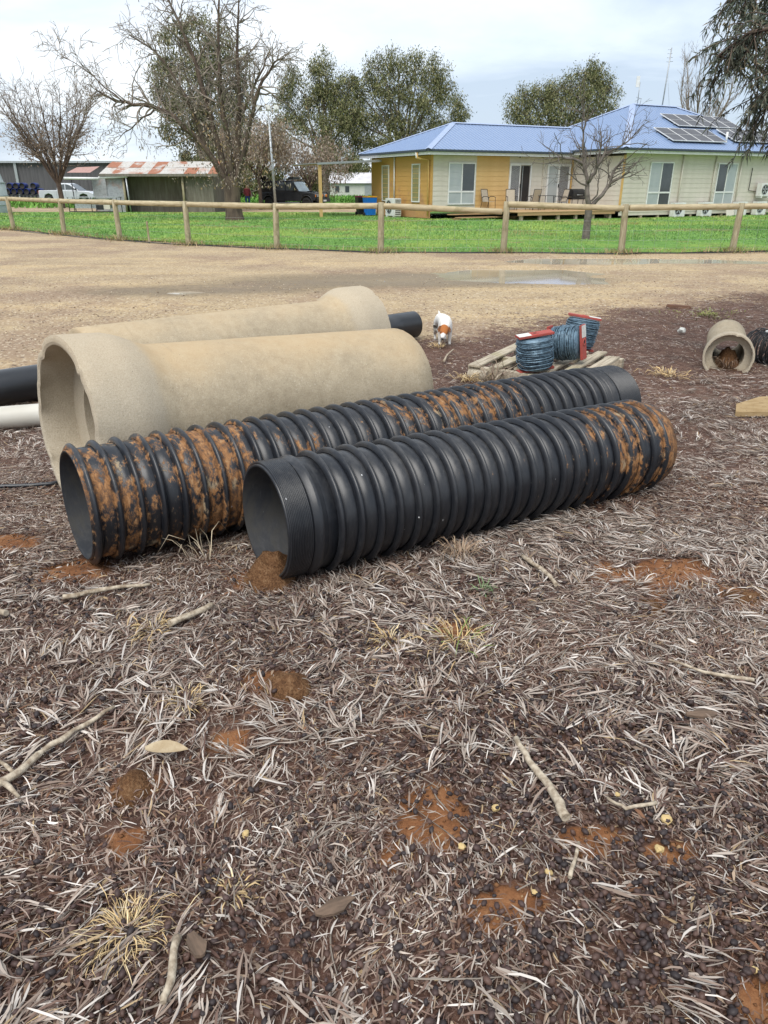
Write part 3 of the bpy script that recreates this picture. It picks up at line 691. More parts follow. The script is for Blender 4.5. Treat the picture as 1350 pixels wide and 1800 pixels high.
for i in range(len(FENCE) - 1):
    a = Vector(FZ[i]) + Vector((0, 0, -.085)); b = Vector(FZ[i + 1]) + Vector((0, 0, -.085 + (-.16 if i == 6 else 0)))
    if i in (7,): a.z += 0.02; b.z -= .02
    d = (b - a).normalized(); Lr = (b - a).length
    m = MB(); m.lathe([(.07, .0001), (.07, .062), (.085, .072)] + [(q, .074 + .004 * math.sin(q * 2 + i)) for q in np.linspace(.3, Lr - .3, 7)] + [(Lr - .085, .071), (Lr - .07, .062), (Lr - .07, .0001)], 14, 'x')
    o = m.build('rail', M['rail']); o.location = a; o.rotation_euler = axis_frame(a, b).to_euler(); loc_child(o, fence)
wire = MB()
for i in range(len(FENCE) - 1):
    a = Vector((*FENCE[i], 0)); b = Vector((*FENCE[i + 1], 0)); n = (b - a).cross(Vector((0, 0, 1))).normalized() * -.085
    for z in (.12, .32, .55, .78): wire.tube([a + n + Vector((0, 0, z)), b + n + Vector((0, 0, z))], .0028, 3, False)
    if i >= 6:
        k = int((b - a).length / .3)
        for q in range(1, k): c_ = a.lerp(b, q / k) + n; wire.tube([c_ + Vector((0, 0, .06)), c_ + Vector((.01, 0, .78))], .0024, 3, False)
o = wire.build('fence_wire', M['steel']); loc_child(o, fence); 
# irrigation hose that lies along the foot of the fence
pts = []
for i in range(len(FENCE) - 1):
    for q in range(6):
        k = q / 6; x = FENCE[i][0] * (1 - k) + FENCE[i + 1][0] * k; y = FENCE[i][1] * (1 - k) + FENCE[i + 1][1] * k - .25 + .07 * math.sin(x * 2.1); pts.append((x, y, gzs(x, y) + .03))
MB().tube(pts, .016, 6).build('irrigation_pipe', M['poly'], None, 'thin black irrigation pipe along the foot of the fence', 'pipe')
x, y = -7.1, 23.6
MB().box(x - .025, x + .025, y - .02, y + .02, -.05, .62).build('marker_stake', M['log'], None, 'short thin stake between two fence posts at left', 'stake')
# ================================================================== HOUSE
HA = R(28); A0 = (2.39, 40.39)
house = empty('weatherboard_house', (A0[0], A0[1], 0), HA, 'cream and orange weatherboard house with blue hipped metal roof', 'house')
# local frame: x along the front walls (to the right, receding), y to the back
LW, LD = 9.05, 6.5           # left wing
RX, RY = 9.05, -3.89         # front corner of the right block
RL, RD = 13.4, 10.0
Z0, ZE = .42, 3.02           # wall bottom, soffit height
t = NT('orange_stain_boards'); p = t.obj(); n = t.noise(t.map(p, (.5, .5, 3)), 5, 5, .6); n2 = t.noise(t.pos(), 1.3, 5, .65)
zz_ = t.xyz(t.pos())[2]
cw = t.mix(n, (.56, .335, .115), (.49, .275, .08)); worn = t.step(t.math('SUBTRACT', n2, t.math('MULTIPLY', t.math('SUBTRACT', zz_, .9), .16)), .46, .6)
cw = t.mix(t.math('MULTIPLY', worn, .7), cw, t.mix(t.noise(p, 12, 3), (.32, .12, .04), (.45, .30, .19)))
M['orange'] = t.fin(cw, .75, None, None, .2)
M['yellow'] = pm('yellow_paint_boards', (.64, .43, .19), (.59, .385, .16), 2, .6, vary=.06)
M['trim_yellow'] = pm('yellow_trim', (.62, .40, .15), (.55, .34, .12), 4, .6)
t = NT('blue_roof_steel'); n = t.noise(t.map(t.obj(), (.4, .4, 1)), 3, 4)
M['roof'] = t.fin(t.mix(n, (.195, .275, .43), (.23, .31, .465)), .33, None, .2, .5)
M['flash'] = pm('pale_roof_capping', (.36, .44, .62), (.32, .40, .57), 4, .4, metal=.2)
M['gutter'] = pm('slate_gutter', (.045, .06, .075), (.055, .07, .085), 4, .5)
M['timber_new'] = pm('raw_pine', (.45, .30, .155), (.38, .24, .12), 6, .8, stretch=(1, 6, 6), vary=.2)
M['stump'] = pm('concrete_stump', (.40, .33, .25), (.33, .26, .19), 5, .9, vary=.2)
BH = .232
def board_mesh(L):
    m = MB(); prof = [(0, 0), (-.020, 0), (-.008, BH + .012), (0, BH + .012)]     # (out, up): thicker at the foot
    m.prism(prof, 0, L, 'x'); return m
def boards(ox, oy, rz, segs, mats, z0=Z0, z1=ZE):
    """courses of weatherboards; segs = list of (start, end), local x along the wall"""
    n = int(round((z1 - z0) / BH))
    for (a, b), mt in zip(segs, mats):
        base = board_mesh(b - a).build('weatherboard', mt, house); base.rotation_euler = (0, 0, rz)
        base.location = (ox + a * math.cos(rz), oy + a * math.sin(rz), z0)
        for k in range(1, n):
            o = copy_obj(base, house, (base.location.x, base.location.y, z0 + k * BH))
# front wall of the left wing, its left side, left side of the right block, front of the right block
boards(0, 0, 0, [(.06, 2.68), (2.68, 4.75), (4.75, 9.03)], [M['cream'], M['yellow'], M['cream']])
boards(0, LD, -math.pi / 2, [(.02, LD - .06)], [M['orange']])
boards(RX, 0, -math.pi / 2, [(.02, 3.83)], [M['cream']])
boards(RX, RY, 0, [(.06, RL)], [M['cream']], z0=Z0 - .1)
MB().box(.02, LW, .02, LD, Z0, ZE + .1).build('wall_core', M['dark_void'], house)
MB().box(RX + .02, RX + RL, RY + .02, RY + RD, Z0 - .1, ZE + .1).build('wall_core', M['dark_void'], house)
for (x, y, mt) in [(-.03, -.03, 'orange'), (-.03, LD - .02, 'trim_yellow'), (RX - .03, RY - .03, 'trim_yellow')]:
    MB().box(x, x + .085, y, y + .085, Z0 - .05, ZE).build('corner_trim', M[mt], house)
MB().box(RX - .10, RX - .03, -.10, -.03, Z0, ZE).build('corner_trim', M['trim_yellow'], house)
# soffits, fascia, gutters
OV = .5
def eave(x0, x1, y0, y1, z, sides):
    MB().box(x0 - OV, x1 + OV, y0 - OV, y1 + OV, z, z + .03).build('soffit', M['white'], house)
    for sd_ in sides:
        if sd_ == 'f': fb = (x0 - OV, x1 + OV, y0 - OV - .025, y0 - OV); gb = (x0 - OV - .09, x1 + OV, y0 - OV - .12, y0 - OV - .027)
        if sd_ == 'l': fb = (x0 - OV - .025, x0 - OV, y0 - OV - .02, y1 + OV); gb = (x0 - OV - .12, x0 - OV - .027, y0 - OV - .12, y1 + OV)
        MB().box(*fb, z - .04, z + .115).build('fascia', M['white'], house); MB().box(*gb, z + .095, z + .20, bev=.015).build('gutter', M['gutter'], house)
eave(0, LW - OV - .05, 0, LD, ZE, 'fl'); eave(RX, RX + RL, RY, RY + RD, ZE + .1, 'fl')
# roofs: planes with raised ribs
def plane_rib(poly, fall, sp_=.235):
    """poly: 3D corner list on a plane; ribs follow the fall direction (2D)"""
    m = MB(); P3 = [Vector(p) for p in poly]; n = (P3[1] - P3[0]).cross(P3[2] - P3[0]).normalized()
    if n.z < 0: n = -n
    fx, fy = fall; ax = Vector((-fy, fx, 0)); lo = min(p.dot(ax) for p in P3); hi = max(p.dot(ax) for p in P3)
    s_ = lo + sp_ * .5
    while s_ < hi:
        hit = []
        for i in range(len(P3)):
            a, b = P3[i], P3[(i + 1) % len(P3)]; da, db = a.dot(ax) - s_, b.dot(ax) - s_
            if da * db < 0: hit.append(a.lerp(b, da / (da - db)))
        if len(hit) >= 2:
            a, b = hit[0], hit[1]; w_ = ax * .022; u = n * .018
            if (b - a).length > .05:
                m.add([a - w_, a - w_ * .5 + u, a + w_ * .5 + u, a + w_, b - w_, b - w_ * .5 + u, b + w_ * .5 + u, b + w_], [(0, 1, 5, 4), (1, 2, 6, 5), (2, 3, 7, 6), (0, 3, 2, 1), (4, 5, 6, 7)])
        s_ += sp_
    return m
def hip_roof(x0, x1, y0, y1, z, pitch, name='roof', ridge_cap=True, right_hip=True):
    hw = (y1 - y0) / 2; zr = z + hw * math.tan(pitch); ym = (y0 + y1) / 2
    A_, B_, C_, D_ = (x0, y0, z), (x1, y0, z), (x1, y1, z), (x0, y1, z); P_, Q_ = (x0 + hw, ym, zr), (x1 - (hw if right_hip else 0), ym, zr)
    faces = [([A_, B_, Q_, P_], (0, -1)), ([D_, P_, Q_, C_], (0, 1)), ([A_, P_, D_], (-1, 0)), ([B_, C_, Q_], (1, 0))]
    m = MB()
    for pl, fl in faces: m.add(pl, [tuple(range(len(pl)))])
    rf = m.build(name, M['roof'], house)
    ribs = MB()
    for pl, fl in faces:
        q = plane_rib(pl, fl); ribs.add(q.v, q.f)
    ribs.build('sheet_ribs', M['roof'], rf)
    for a, b in ((A_, P_), (B_, Q_), (P_, Q_), (D_, P_), (C_, Q_)):
        a, b = Vector(a), Vector(b)
        if (b - a).length < .1: continue
        d = (b - a).normalized(); sd_ = d.cross(Vector((0, 0, 1))).normalized() * .17
        cap = MB(); up = Vector((0, 0, .05)); lo = Vector((0, 0, -.015))
        cap.add([a + sd_ + lo, a + up, a - sd_ + lo, b + sd_ + lo, b + up, b - sd_ + lo], [(0, 1, 4, 3), (1, 2, 5, 4)]); cap.build('ridge_capping', M['flash'], rf)
    return P_, Q_, zr
hip_roof(-OV - .1, LW + 6.5, -OV - .1, LD + OV, ZE + .2, R(21))
PR, QR, ZR = hip_roof(RX - OV - .1, RX + RL + OV, RY - OV - .1, RY + RD + OV, ZE + .3, R(24.5))
# openings
def window(cx0, cx1, z0, z1, ox, oy, rz, style='slider', pale=(0,)):
    """built flat on a wall: local x along wall, outwards = -y"""
    w_ = cx1 - cx0; h = z1 - z0
    fr = MB(); fw = .055
    for (a, b, c_, d) in ((0, w_, 0, fw), (0, w_, h - fw, h), (0, fw, fw, h - fw), (w_ - fw, w_, fw, h - fw)): fr.box(a, b, -.055, .0, c_, d)
    o = fr.build('window', M['white'], house); c, s_ = math.cos(rz), math.sin(rz)
    o.location = (ox + cx0 * c + .022 * s_ , oy + cx0 * s_ - .022 * c, z0); o.rotation_euler = (0, 0, rz)
    def pane(a, b, q0, q1, i): MB().box(a, b, -.025, -.015, q0, q1).build('pane', M['glass_pale'] if i in pale else M['glass'], o)
    if style == 'slider':
        tz = h * .31
        MB().box(fw, w_ - fw, -.05, -.01, tz - .04, tz + .04).build('transom', M['white'], o)
        MB().box(w_ / 2 - .03, w_ / 2 + .03, -.052, -.008, fw, tz - .042).build('mullion', M['white'], o); MB().box(w_ / 2 - .03, w_ / 2 + .03, -.052, -.008, tz + .042, h - fw).build('mullion', M['white'], o)
        pane(fw, w_ / 2 - .03, tz + .04, h - fw, 0); pane(w_ / 2 + .03, w_ - fw, tz + .04, h - fw, 1); pane(fw, w_ / 2 - .03, fw, tz - .04, 2); pane(w_ / 2 + .03, w_ - fw, fw, tz - .04, 3)
        if 0 in pale:
            bl = MB(); k = int((h - tz) / .3)
            for q in range(1, k): bl.box(fw, w_ / 2 - .03, -.028, -.0252, tz + q * .3, tz + q * .3 + .012)
            bl.build('blind_edge', M['steel'], o)
    elif style == 'tall':
        pane(fw, w_ - fw, fw, h - fw, 0)
        sl = MB()
        for q in range(1, 8): sl.box(fw, w_ - fw, -.031, -.0255, h * q / 8 - .01, h * q / 8 + .01)
        sl.build('glazing_bar', M['trim_yellow'], o)
    return o
M['glass_yellow'] = pm('yellowish_blind_glass', (.30, .27, .12), (.25, .24, .12), 3, .15, spec=.5)
window(.96, 2.59, .70, 2.66, 0, 0, 0, 'slider', pale=(0, 2, 3))
for a, b in ((1.27, 2.08), (4.60, 5.41)):
    o = window(a, b, .80, 2.62, 0, LD, -math.pi / 2, 'tall')
    for ch in o.children:
        if ch.name.startswith('pane'): ch.data.materials[0] = M['glass_yellow']
window(1.79, 3.47, .60, 2.72, RX, RY, 0, 'slider', pale=(0, 2)); window(6.9, 8.45, .60, 2.72, RX, RY, 0, 'slider', pale=(1, 2, 3))
t = NT('security_mesh'); p = t.obj(); x, y, z = t.xyz(p)[:3]
d1 = t.math('PINGPONG', t.math('ADD', x, z), .045); d2 = t.math('PINGPONG', t.math('SUBTRACT', x, z), .045)
ln = t.math('MAXIMUM', t.math('GREATER_THAN', d1, .036), t.math('GREATER_THAN', d2, .036))
M['mesh_door'] = t.fin(t.mix(ln, (.075, .075, .078), (.42, .42, .42)), .5, None, None, .3)
def sliding_door(a, b, z0, z1, order):
    fr = MB(); w_ = b - a; h = z1 - z0
    for (q, r, s_, u) in ((0, w_, h - .06, h), (0, .06, 0, h - .06), (w_ - .06, w_, 0, h - .06), (.06, w_ - .06, 0, .05)): fr.box(q, r, -.07, 0, s_, u)
    o = fr.build('sliding_door', M['white'], house); o.location = (a, -.022, z0)
    for i, kd in enumerate(order):
        x0 = .06 + i * (w_ - .12) / 2; x1 = x0 + (w_ - .12) / 2
        l = MB().box(x0 + .05, x1 - .05, -.035 - .012 * i, -.03 - .012 * i, .1, h - .11).build('door_leaf', {'m': M['mesh_door'], 'd': M['dark_void'], 'g': M['glass_pale']}[kd], o)
        b_ = MB()
        for (q, r, s_, u) in ((x0, x1, h - .11, h - .06), (x0, x1, .05, .1), (x0, x0 + .05, .1, h - .11), (x1 - .05, x1, .1, h - .11)): b_.box(q, r, -.045 - .012 * i, -.02 - .012 * i, s_, u)
        if kd != 'd': b_.build('leaf_frame', M['white'], l)
        else: MB().box(x0 + .12, x0 + .15, -.06, -.045, .1, h - .11).build('curtain_edge', M['steel'], l)
    MB().box(w_ / 2 - .02, w_ / 2 + .03, -.11, -.072, h * .43, h * .52).build('handle', M['black_metal'], o)
sliding_door(4.75, 6.18, .62, 2.66, 'md'); sliding_door(7.28, 8.88, .62, 2.66, 'gm')
MB().box(6.97, 7.03, -.10, -.021, Z0, ZE - .002).build('corner_trim', M['cream'], house)
MB().tube([(5.25, -.22, ZE), (5.25, -.22, ZE - .10)], .03, 8).build('outside_light', M['black_metal'], house)
# downpipes and conduits
def downpipe(pts, r=.045, mt='white'): MB().tube(pts, r, 8).build('downpipe', M[mt], house)
downpipe([(-.56, .5, ZE + .1), (-.56, .5, ZE - .16), (-.30, .35, ZE - .22), (-.09, .18, ZE - .28), (-.09, .18, .15)], .045, 'trim_yellow')
downpipe([(-.56, .62, ZE + .1), (-.56, .60, ZE - .14), (-.34, .50, ZE - .2)], .052, 'white')
downpipe([(-.08, 3.76, ZE - .03), (-.08, 3.76, .9)], .04, 'white')
for q in (4.12, 6.62, 8.72): downpipe([(RX + q, RY - .08, ZE + .05), (RX + q, RY - .08, .3)], .04, 'cream')
downpipe([(RX + 9.7, RY - .06, 2.5), (RX + 9.7, RY - .06, 1.35), (RX + 10.3, RY - .06, 1.28)], .02, 'black_metal')
# stumps, bearers
def stump(x, y, h): MB().box(x - .075, x + .075, y - .075, y + .075, -.05, h).build('stump', M['stump'], house)
for q in np.arange(.4, RL, 1.25): stump(RX + q, RY + .1, Z0 - .1)
for q in (1.0, 2.3): stump(RX + .1, RY + q, Z0)
MB().box(RX, RX + RL, RY + .0, RY + .018, Z0 - .26, Z0 - .1).build('bearer', M['cream'], house)
for q in np.arange(.5, LD, 1.5): stump(.1, q, Z0)
MB().box(-.01, .01, 0.1, LD - .5, .06, Z0 - .01).build('base_board', M['orange'], house)
# deck in the corner between the wings, with steps
dk = empty('timber_deck', (0, 0, 0), 0, 'low timber deck on stumps in front of the glass doors', 'deck'); dk.location = house.location; dk.rotation_euler = house.rotation_euler
n = 26; dw = 3.7 / n
db = MB().box(2.7, RX - .06, 0, dw - .012, Z0 - .03, Z0).build('deck_board', M['timber_new'], dk)
db.location = (0, -.15, 0)
for k in range(1, n): copy_obj(db, dk, (0, -.15 - k * dw, 0))
MB().box(2.7, RX - .06, -3.69, -3.66, Z0 - .17, Z0 - .032).build('edge_beam', M['timber_new'], dk)
for q in np.arange(3.0, RX, 1.15): MB().box(q - .07, q + .07, -3.62, -3.48, -.03, Z0 - .172).build('stump', M['stump'], dk)
st = empty('timber_steps', house.location, HA, 'two long low timber steps left of the deck', 'steps')
for k, (z, y) in enumerate(((.30, -1.2), (.16, -1.62))): MB().box(.2 + .2 * k, 4.4, y - .34, y, z - .045, z, bev=.008).build('tread', M['timber_new'], st)
for q in (.5, 2.2, 3.9): MB().box(q - .06, q + .06, -1.9, -1.25, -.03, .112).build('riser_block', M['timber_new'], st)
# solar arrays on the front plane of the right block
M['pv'] = pm('solar_glass', (.045, .045, .052), (.06, .06, .068), 2, .38, spec=.3)
pit = R(24.5)
def roof_pt(x, s_): # x along the front, s_ distance up the slope from the eave
    return Vector((x, RY - OV - .1 + s_ * math.cos(pit), ZE + .3 + s_ * math.sin(pit)))
def array(x0, s0, n, label):
    root = empty('solar_panel_array', (0, 0, 0), 0, label, 'solar panels', 'solar arrays on the blue roof')
    loc = house.matrix_basis if False else None
    p0 = roof_pt(x0, s0); c, sn = math.cos(HA), math.sin(HA)
    root.location = (A0[0] + p0.x * c - p0.y * sn, A0[1] + p0.x * sn + p0.y * c, p0.z); root.rotation_euler = (pit, 0, HA)
    pn = MB().box(0.02, 1.0, 0.02, 1.62, .125, .135).build('solar_panel', M['pv'], root); fr = MB()
    for (a, b, c_, d) in ((0, 1.02, 0, .03), (0, 1.02, 1.61, 1.64), (0, .025, .03, 1.61), (.995, 1.02, .03, 1.61), (.025, .995, .812, .828)): fr.box(a, b, c_, d, .10, .14)
    f0 = fr.build('panel_frame', M['white'], pn)
    for k in range(1, n): q = copy_tree(pn, root); q.location = (k * 1.03, 0, 0)
    for yy in (.35, 1.3): MB().box(-.05, n * 1.03 + .02, yy - .02, yy + .02, .055, .097).build('mounting_rail', M['steel'], root)
    for yy in (.33, 1.28):
        for k in range(n + 1): MB().box(k * 1.0, k * 1.0 + .04, yy + .02, yy + .06, .0, .054).build('mounting_foot', M['black_metal'], root)
array(RX + 3.25, .75, 4, 'four panel solar array lowest and leftmost on the blue roof')
array(RX + 5.6, 2.85, 5, 'solar array highest on the blue roof near the ridge')
array(RX + 8.3, .95, 4, 'solar array lowest on the right, partly behind hanging foliage')
p0 = roof_pt(RX + 7.7, 1.1); MB().tube([p0 + Vector((0, 0, -.05)), p0 + Vector((0, 0, .5))], .06, 10).build('vent_pipe', M['white'], house)
# mast and antennas
hm = lambda p: Vector((A0[0] + p[0] * math.cos(HA) - p[1] * math.sin(HA), A0[1] + p[0] * math.sin(HA) + p[1] * math.cos(HA), p[2]))
b0 = hm((PR[0] + 2.4, PR[1] + .1, ZR - .25))
mt_ = empty('antenna_mast', b0, 0, 'tall thin antenna mast rising behind the roof ridge', 'antenna')
MB().tube([(0, 0, -.6), (.12, 0, 3.2)], .035, 6).build('pole', M['steel'], mt_)
m = MB()
for k in range(4): m.tube([(-.18 + .11, 0, 2.5 + .2 * k), (.30 - .05 * k, 0, 2.52 + .2 * k)], .016, 4)
m.build('antenna_arm', M['steel'], mt_)
MB().tube([(0.1, 0, 1.9), (.7, .3, -.5)], .008, 4).build('stay_wire', M['steel'], mt_)
b1 = hm((PR[0] + .35, PR[1], ZR + .02)); an = empty('roof_antenna', b1, 0, 'short white panel antenna on the roof ridge', 'antenna')
MB().tube([(0, 0, -.05), (0, 0, 1.1)], .02, 6).build('pole', M['steel'], an); MB().box(-.22, -.03, -.03, .03, .85, 1.4).build('panel', M['white'], an)
# carport on the left side
cp = empty('carport', house.location, HA, 'open timber carport with flat roof joined to the left of the house', 'carport')
o = MB().box(0, 3.65, 4.9, 8.6, .0, .05).build('roof', M['timber_new'], cp); o.location = (-4.0, 0, 2.60); o.rotation_euler = (0, R(-2.8), 0)
o = MB().box(0, 3.75, 4.86, 8.65, .052, .09).build('roof_sheet', M['steel'], cp); o.location = (-4.05, 0, 2.60); o.rotation_euler = (0, R(-2.8), 0)
m = MB().add([(-4.1, 4.80, 2.60), (-.3, 4.80, 2.78), (-.3, 4.80, 2.90), (-4.1, 4.80, 2.70), (-4.1, 4.85, 2.60), (-.3, 4.85, 2.78), (-.3, 4.85, 2.90), (-4.1, 4.85, 2.70)], [(0, 1, 2, 3), (7, 6, 5, 4), (0, 4, 5, 1), (3, 2, 6, 7), (0, 3, 7, 4), (1, 5, 6, 2)]); m.build('fascia', M['steel'], cp)
for x, y in ((-3.92, 4.98),): MB().box(x - .07, x + .07, y - .07, y + .07, -.05, 2.595).build('post', M['yellow'], cp)
# outdoor air conditioner units
def aircon(x, y, z, rz, label, s_=1.0):
    p = hm((x, y, z)); root = empty('air_conditioner', p, HA + rz, label, 'air conditioner', 'outdoor air conditioner units along the house'); root.scale = (s_, s_, s_)
    MB().box(-.42, .42, -.16, .16, .08, .78, bev=.012).build('cabinet', M['white_plastic'], root)
    for fx in (-.3, .3): MB().box(fx - .04, fx + .04, -.18, .18, 0, .078).build('foot', M['white'], root)
    g_ = MB().lathe([(-.172, .27), (-.165, .28), (-.163, .24)], 24, 'y').build('fan_guard', M['steel'], root); g_.location = (-.10, 0, .43)
    f_ = MB()
    f_.lathe([(-.166, .0001), (-.166, .235)], 24, 'y')
    f_ = f_.build('fan_recess', M['dark_void'], g_)
    bl = MB()
    for k in range(5):
        a = k * 2 * math.pi / 5; bl.add([(.03 * math.cos(a), -.1685, .03 * math.sin(a)), (.21 * math.cos(a), -.169, .21 * math.sin(a)), (.2 * math.cos(a + .6), -.1675, .2 * math.sin(a + .6)), (.03 * math.cos(a + .9), -.1675, .03 * math.sin(a + .9))], [(0, 1, 2, 3)])
    bl.build('fan_blades', M['steel'], g_)
    sl = MB()
    for k in range(9): sl.box(.421, .428, -.13, .13, .14 + .07 * k, .17 + .07 * k)
    sl.build('side_louvre', M['black_metal'], root)
aircon(-.55, 3.0, .0, -math.pi / 2, 'air conditioner unit against the orange side wall', 1.25)
aircon(RX + 3.95, RY - .3, -.02, 0, 'air conditioner unit under the house wall, left of three'); aircon(RX + 6.05, RY - .3, -.02, 0, 'air conditioner unit under the house wall, middle of three')
aircon(RX + 8.9, RY - .3, -.02, 0, 'air conditioner unit under the house wall, right of three'); aircon(RX + 10.6, RY - .35, .95, 0, 'air conditioner unit on a wall bracket at the right edge')
aircon(RX + 10.5, RY - .35, -.02, 0, 'air conditioner unit on the ground below the wall bracket unit')
p = hm((RX + 7.9, RY - .55, 0)); o = MB().box(-.30, .30, -.02, .02, 0, .62).build('leaning_panel', M['cream'], None, 'cream panel offcut leaning against the house base', 'panel'); o.location = p; o.rotation_euler = (R(-14), 0, HA)
p = hm((RX + 12.0, RY - .7, 0)); o = MB().lathe([(0, .0001), (0, .33), (1.45, .33), (1.55, .28), (1.56, .0001)], 20, 'z').build('hot_water_cylinder', M['white'], None, 'white hot water cylinder at the right end of house', 'water heater'); o.location = p
# bins
def bin_(x, y, rz, body, lid, label):
    root = empty('wheelie_bin', (x, y, .02), rz, label, 'bin', 'wheelie bins by the house corner')
    m = MB(); a, b = .22, .29
    m.add([(-a, -a, .06), (a, -a, .06), (a, a + .05, .06), (-a, a + .05, .06), (-b, -b, .96), (b, -b, .96), (b, b + .08, .96), (-b, b + .08, .96)], [(3, 2, 1, 0), (0, 1, 5, 4), (1, 2, 6, 5), (2, 3, 7, 6), (3, 0, 4, 7)])
    m.build('body', body, root); MB().box(-b - .02, b + .02, -b - .02, b + .10, .962, 1.04, bev=.025).build('lid', lid, root)
    MB().tube([(-.22, b + .14, .92), (.22, b + .14, .92)], .02, 8).build('handle', body, root)
    for s_ in (-1, 1): MB().lathe([(-.03, .0001), (-.03, .1), (.03, .1), (.03, .0001)], 14, 'x', Matrix.Translation((s_ * .25, .26, .1))).build('wheel', M['rubber'], root)
M['bin_blue'] = pm('blue_bin_plastic', (.012, .17, .62), (.012, .15, .55), 3, .45); M['bin_yellow'] = pm('yellow_bin_lid', (.65, .36, .02), (.58, .32, .02), 3, .45)
M['bin_pink'] = pm('faded_red_bin_lid', (.42, .07, .14), (.35, .06, .12), 3, .5)
bin_(-.78, 44.6, R(28), M['bin_blue'], M['bin_yellow'], 'blue wheelie bin with yellow lid by the orange wall'); bin_(-1.3, 46.0, R(20), M['black_plastic'], M['bin_pink'], 'black wheelie bin with pink lid behind the blue bin')
# chairs, table, barbecue on the deck
M['sling'] = pm('beige_chair_mesh', (.42, .36, .28), (.36, .31, .24), 20, .8)
def chair(u, v_, rz, label):
    p = hm((u, v_, Z0)); root = empty('patio_chair', p, HA + rz, label, 'chair', 'patio chairs on the deck'); r = .014
    MB().box(-.23, .23, -.24, .20, .405, .42).build('seat', M['sling'], root)
    m = MB(); m.add([(-.22, .20, .42), (.22, .20, .42), (.22, .36, .98), (-.22, .36, .98), (-.22, .215, .42), (.22, .215, .42), (.22, .375, .98), (-.22, .375, .98)], [(0, 1, 2, 3), (7, 6, 5, 4), (0, 4, 5, 1), (3, 2, 6, 7), (0, 3, 7, 4), (1, 5, 6, 2)]); m.build('backrest', M['sling'], root)
    for s_ in (-1, 1):
        MB().tube([(s_ * .25, -.26, 0), (s_ * .25, -.24, .42), (s_ * .25, -.24, .62)], r, 6).build('leg', M['black_metal'], root)
        MB().tube([(s_ * .25, .34, 0), (s_ * .25, .22, .42), (s_ * .24, .36, 1.0)], r, 6).build('leg', M['black_metal'], root)
        MB().tube([(s_ * .25, -.24, .62), (s_ * .26, -.1, .66), (s_ * .26, .12, .66), (s_ * .25, .25, .58)], r * 1.2, 6).build('armrest', M['black_metal'], root)
    MB().tube([(-.24, .36, 1.0), (.24, .36, 1.0)], r, 6).build('top_rail', M['black_metal'], root)
chair(3.15, -.55, R(12), 'patio chair farthest left on the deck'); chair(4.35, -.9, R(-25), 'patio chair second from the left on the deck')
chair(5.45, -1.3, R(180), 'patio chair with its back to the lawn beside table'); chair(7.05, -1.6, R(-95), 'patio chair to the right of the table')
p = hm((6.1, -1.25, Z0)); tb = empty('patio_table', p, HA, 'dark patio table between the chairs on the deck', 'table')
MB().box(-.55, .55, -.4, .4, .68, .70).build('tabletop', M['black_metal'], tb)
for a in (-.5, .5):
    for b in (-.35, .35): MB().tube([(a, b, 0), (a * .95, b * .95, .68)], .018, 6).build('leg', M['black_metal'], tb)
p = hm((8.05, -1.6, Z0)); bq = empty('barbecue', p, HA, 'black hooded barbecue on the deck before the right door', 'barbecue')
m = MB(); pr = [(-.3, .62)] + [(-.3 * math.cos(math.pi * i / 10), .80 + .22 * math.sin(math.pi * i / 10)) for i in range(11)] + [(.3, .62)]
m.prism(pr, -.42, .42, 'x'); m.build('hood', M['black_metal'], bq); MB().box(-.42, .42, -.28, .28, .5, .61).build('firebox', M['black_metal'], bq)
for s_ in (-1, 1):
    MB().box(s_ * .60 - .17, s_ * .60 + .17, -.24, .24, .58, .605).build('side_shelf', M['black_metal'], bq)
    for b in (-.2, .2): MB().tube([(s_ * .38, b, 0), (s_ * .38, b, .5)], .02, 6).build('leg', M['black_metal'], bq)
MB().tube([(-.2, -.34, .72), (.2, -.34, .72)], .015, 6).build('handle', M['steel'], bq)

# ================================================================== SHEDS, TANK, POLE
def corrugated(name, mat, parent, p0, p1, z0, z1, pitch=.076, amp=.012):
    """vertical corrugated wall from p0 to p1"""
    a = Vector((*p0, 0)); b = Vector((*p1, 0)); L = (b - a).length; d = (b - a) / L; n = Vector((-d.y, d.x, 0)); k = int(L / pitch * 4)
    v = []; f = []
    for i in range(k + 1):
        q = a + d * (L * i / k) + n * amp * math.sin(i * math.pi / 2)
        za = z0[0] + (z0[1] - z0[0]) * i / k if hasattr(z0, '__len__') else z0; zb = z1[0] + (z1[1] - z1[0]) * i / k if hasattr(z1, '__len__') else z1
        v += [(q.x, q.y, za), (q.x, q.y, zb)]
    f = [(2 * i, 2 * i + 2, 2 * i + 3, 2 * i + 1) for i in range(k)]
    return MB().add(v, f, True).build(name, mat, parent)
def rusty(name, base, amount, scale=1.1):
    t = NT(name); p = t.obj(); n = t.noise(t.map(p, (1, .5, 1)), scale, 5, .6); n2 = t.noise(p, 9, 4); k = t.rnd()
    f = t.step(t.math('ADD', t.math('MULTIPLY', n, .5), t.math('MULTIPLY', k, .5)), amount, amount + .07)
    rust = t.mix(n2, (.30, .11, .06), (.42, .21, .135))
    pale = t.mix(t.step(n2, .4, .7), base, tuple(x * .75 for x in base)); pale = t.mix(t.math('MULTIPLY', t.step(n, .5, .66), .55), pale, (.42, .22, .14))
    return t.fin(t.mix(f, pale, rust), .75, None, .15, .3)
M['rust_roof'] = rusty('rusty_roof_iron', (.56, .54, .50), .56); M['zinc'] = rusty('old_zinc_iron', (.40, .42, .43), .95); M['red_iron'] = rusty('red_rust_iron', (.46, .28, .24), .8)
M['shed_dark'] = pm('weathered_dark_timber', (.20, .185, .15), (.14, .125, .10), 3, .9, stretch=(3, 3, .4))
sh = empty('farm_shed', (-14, 52, 0), 0, 'small open farm shed with rusty patched iron roof', 'shed')
ox, oy = -14, 52
def sl(o): return o
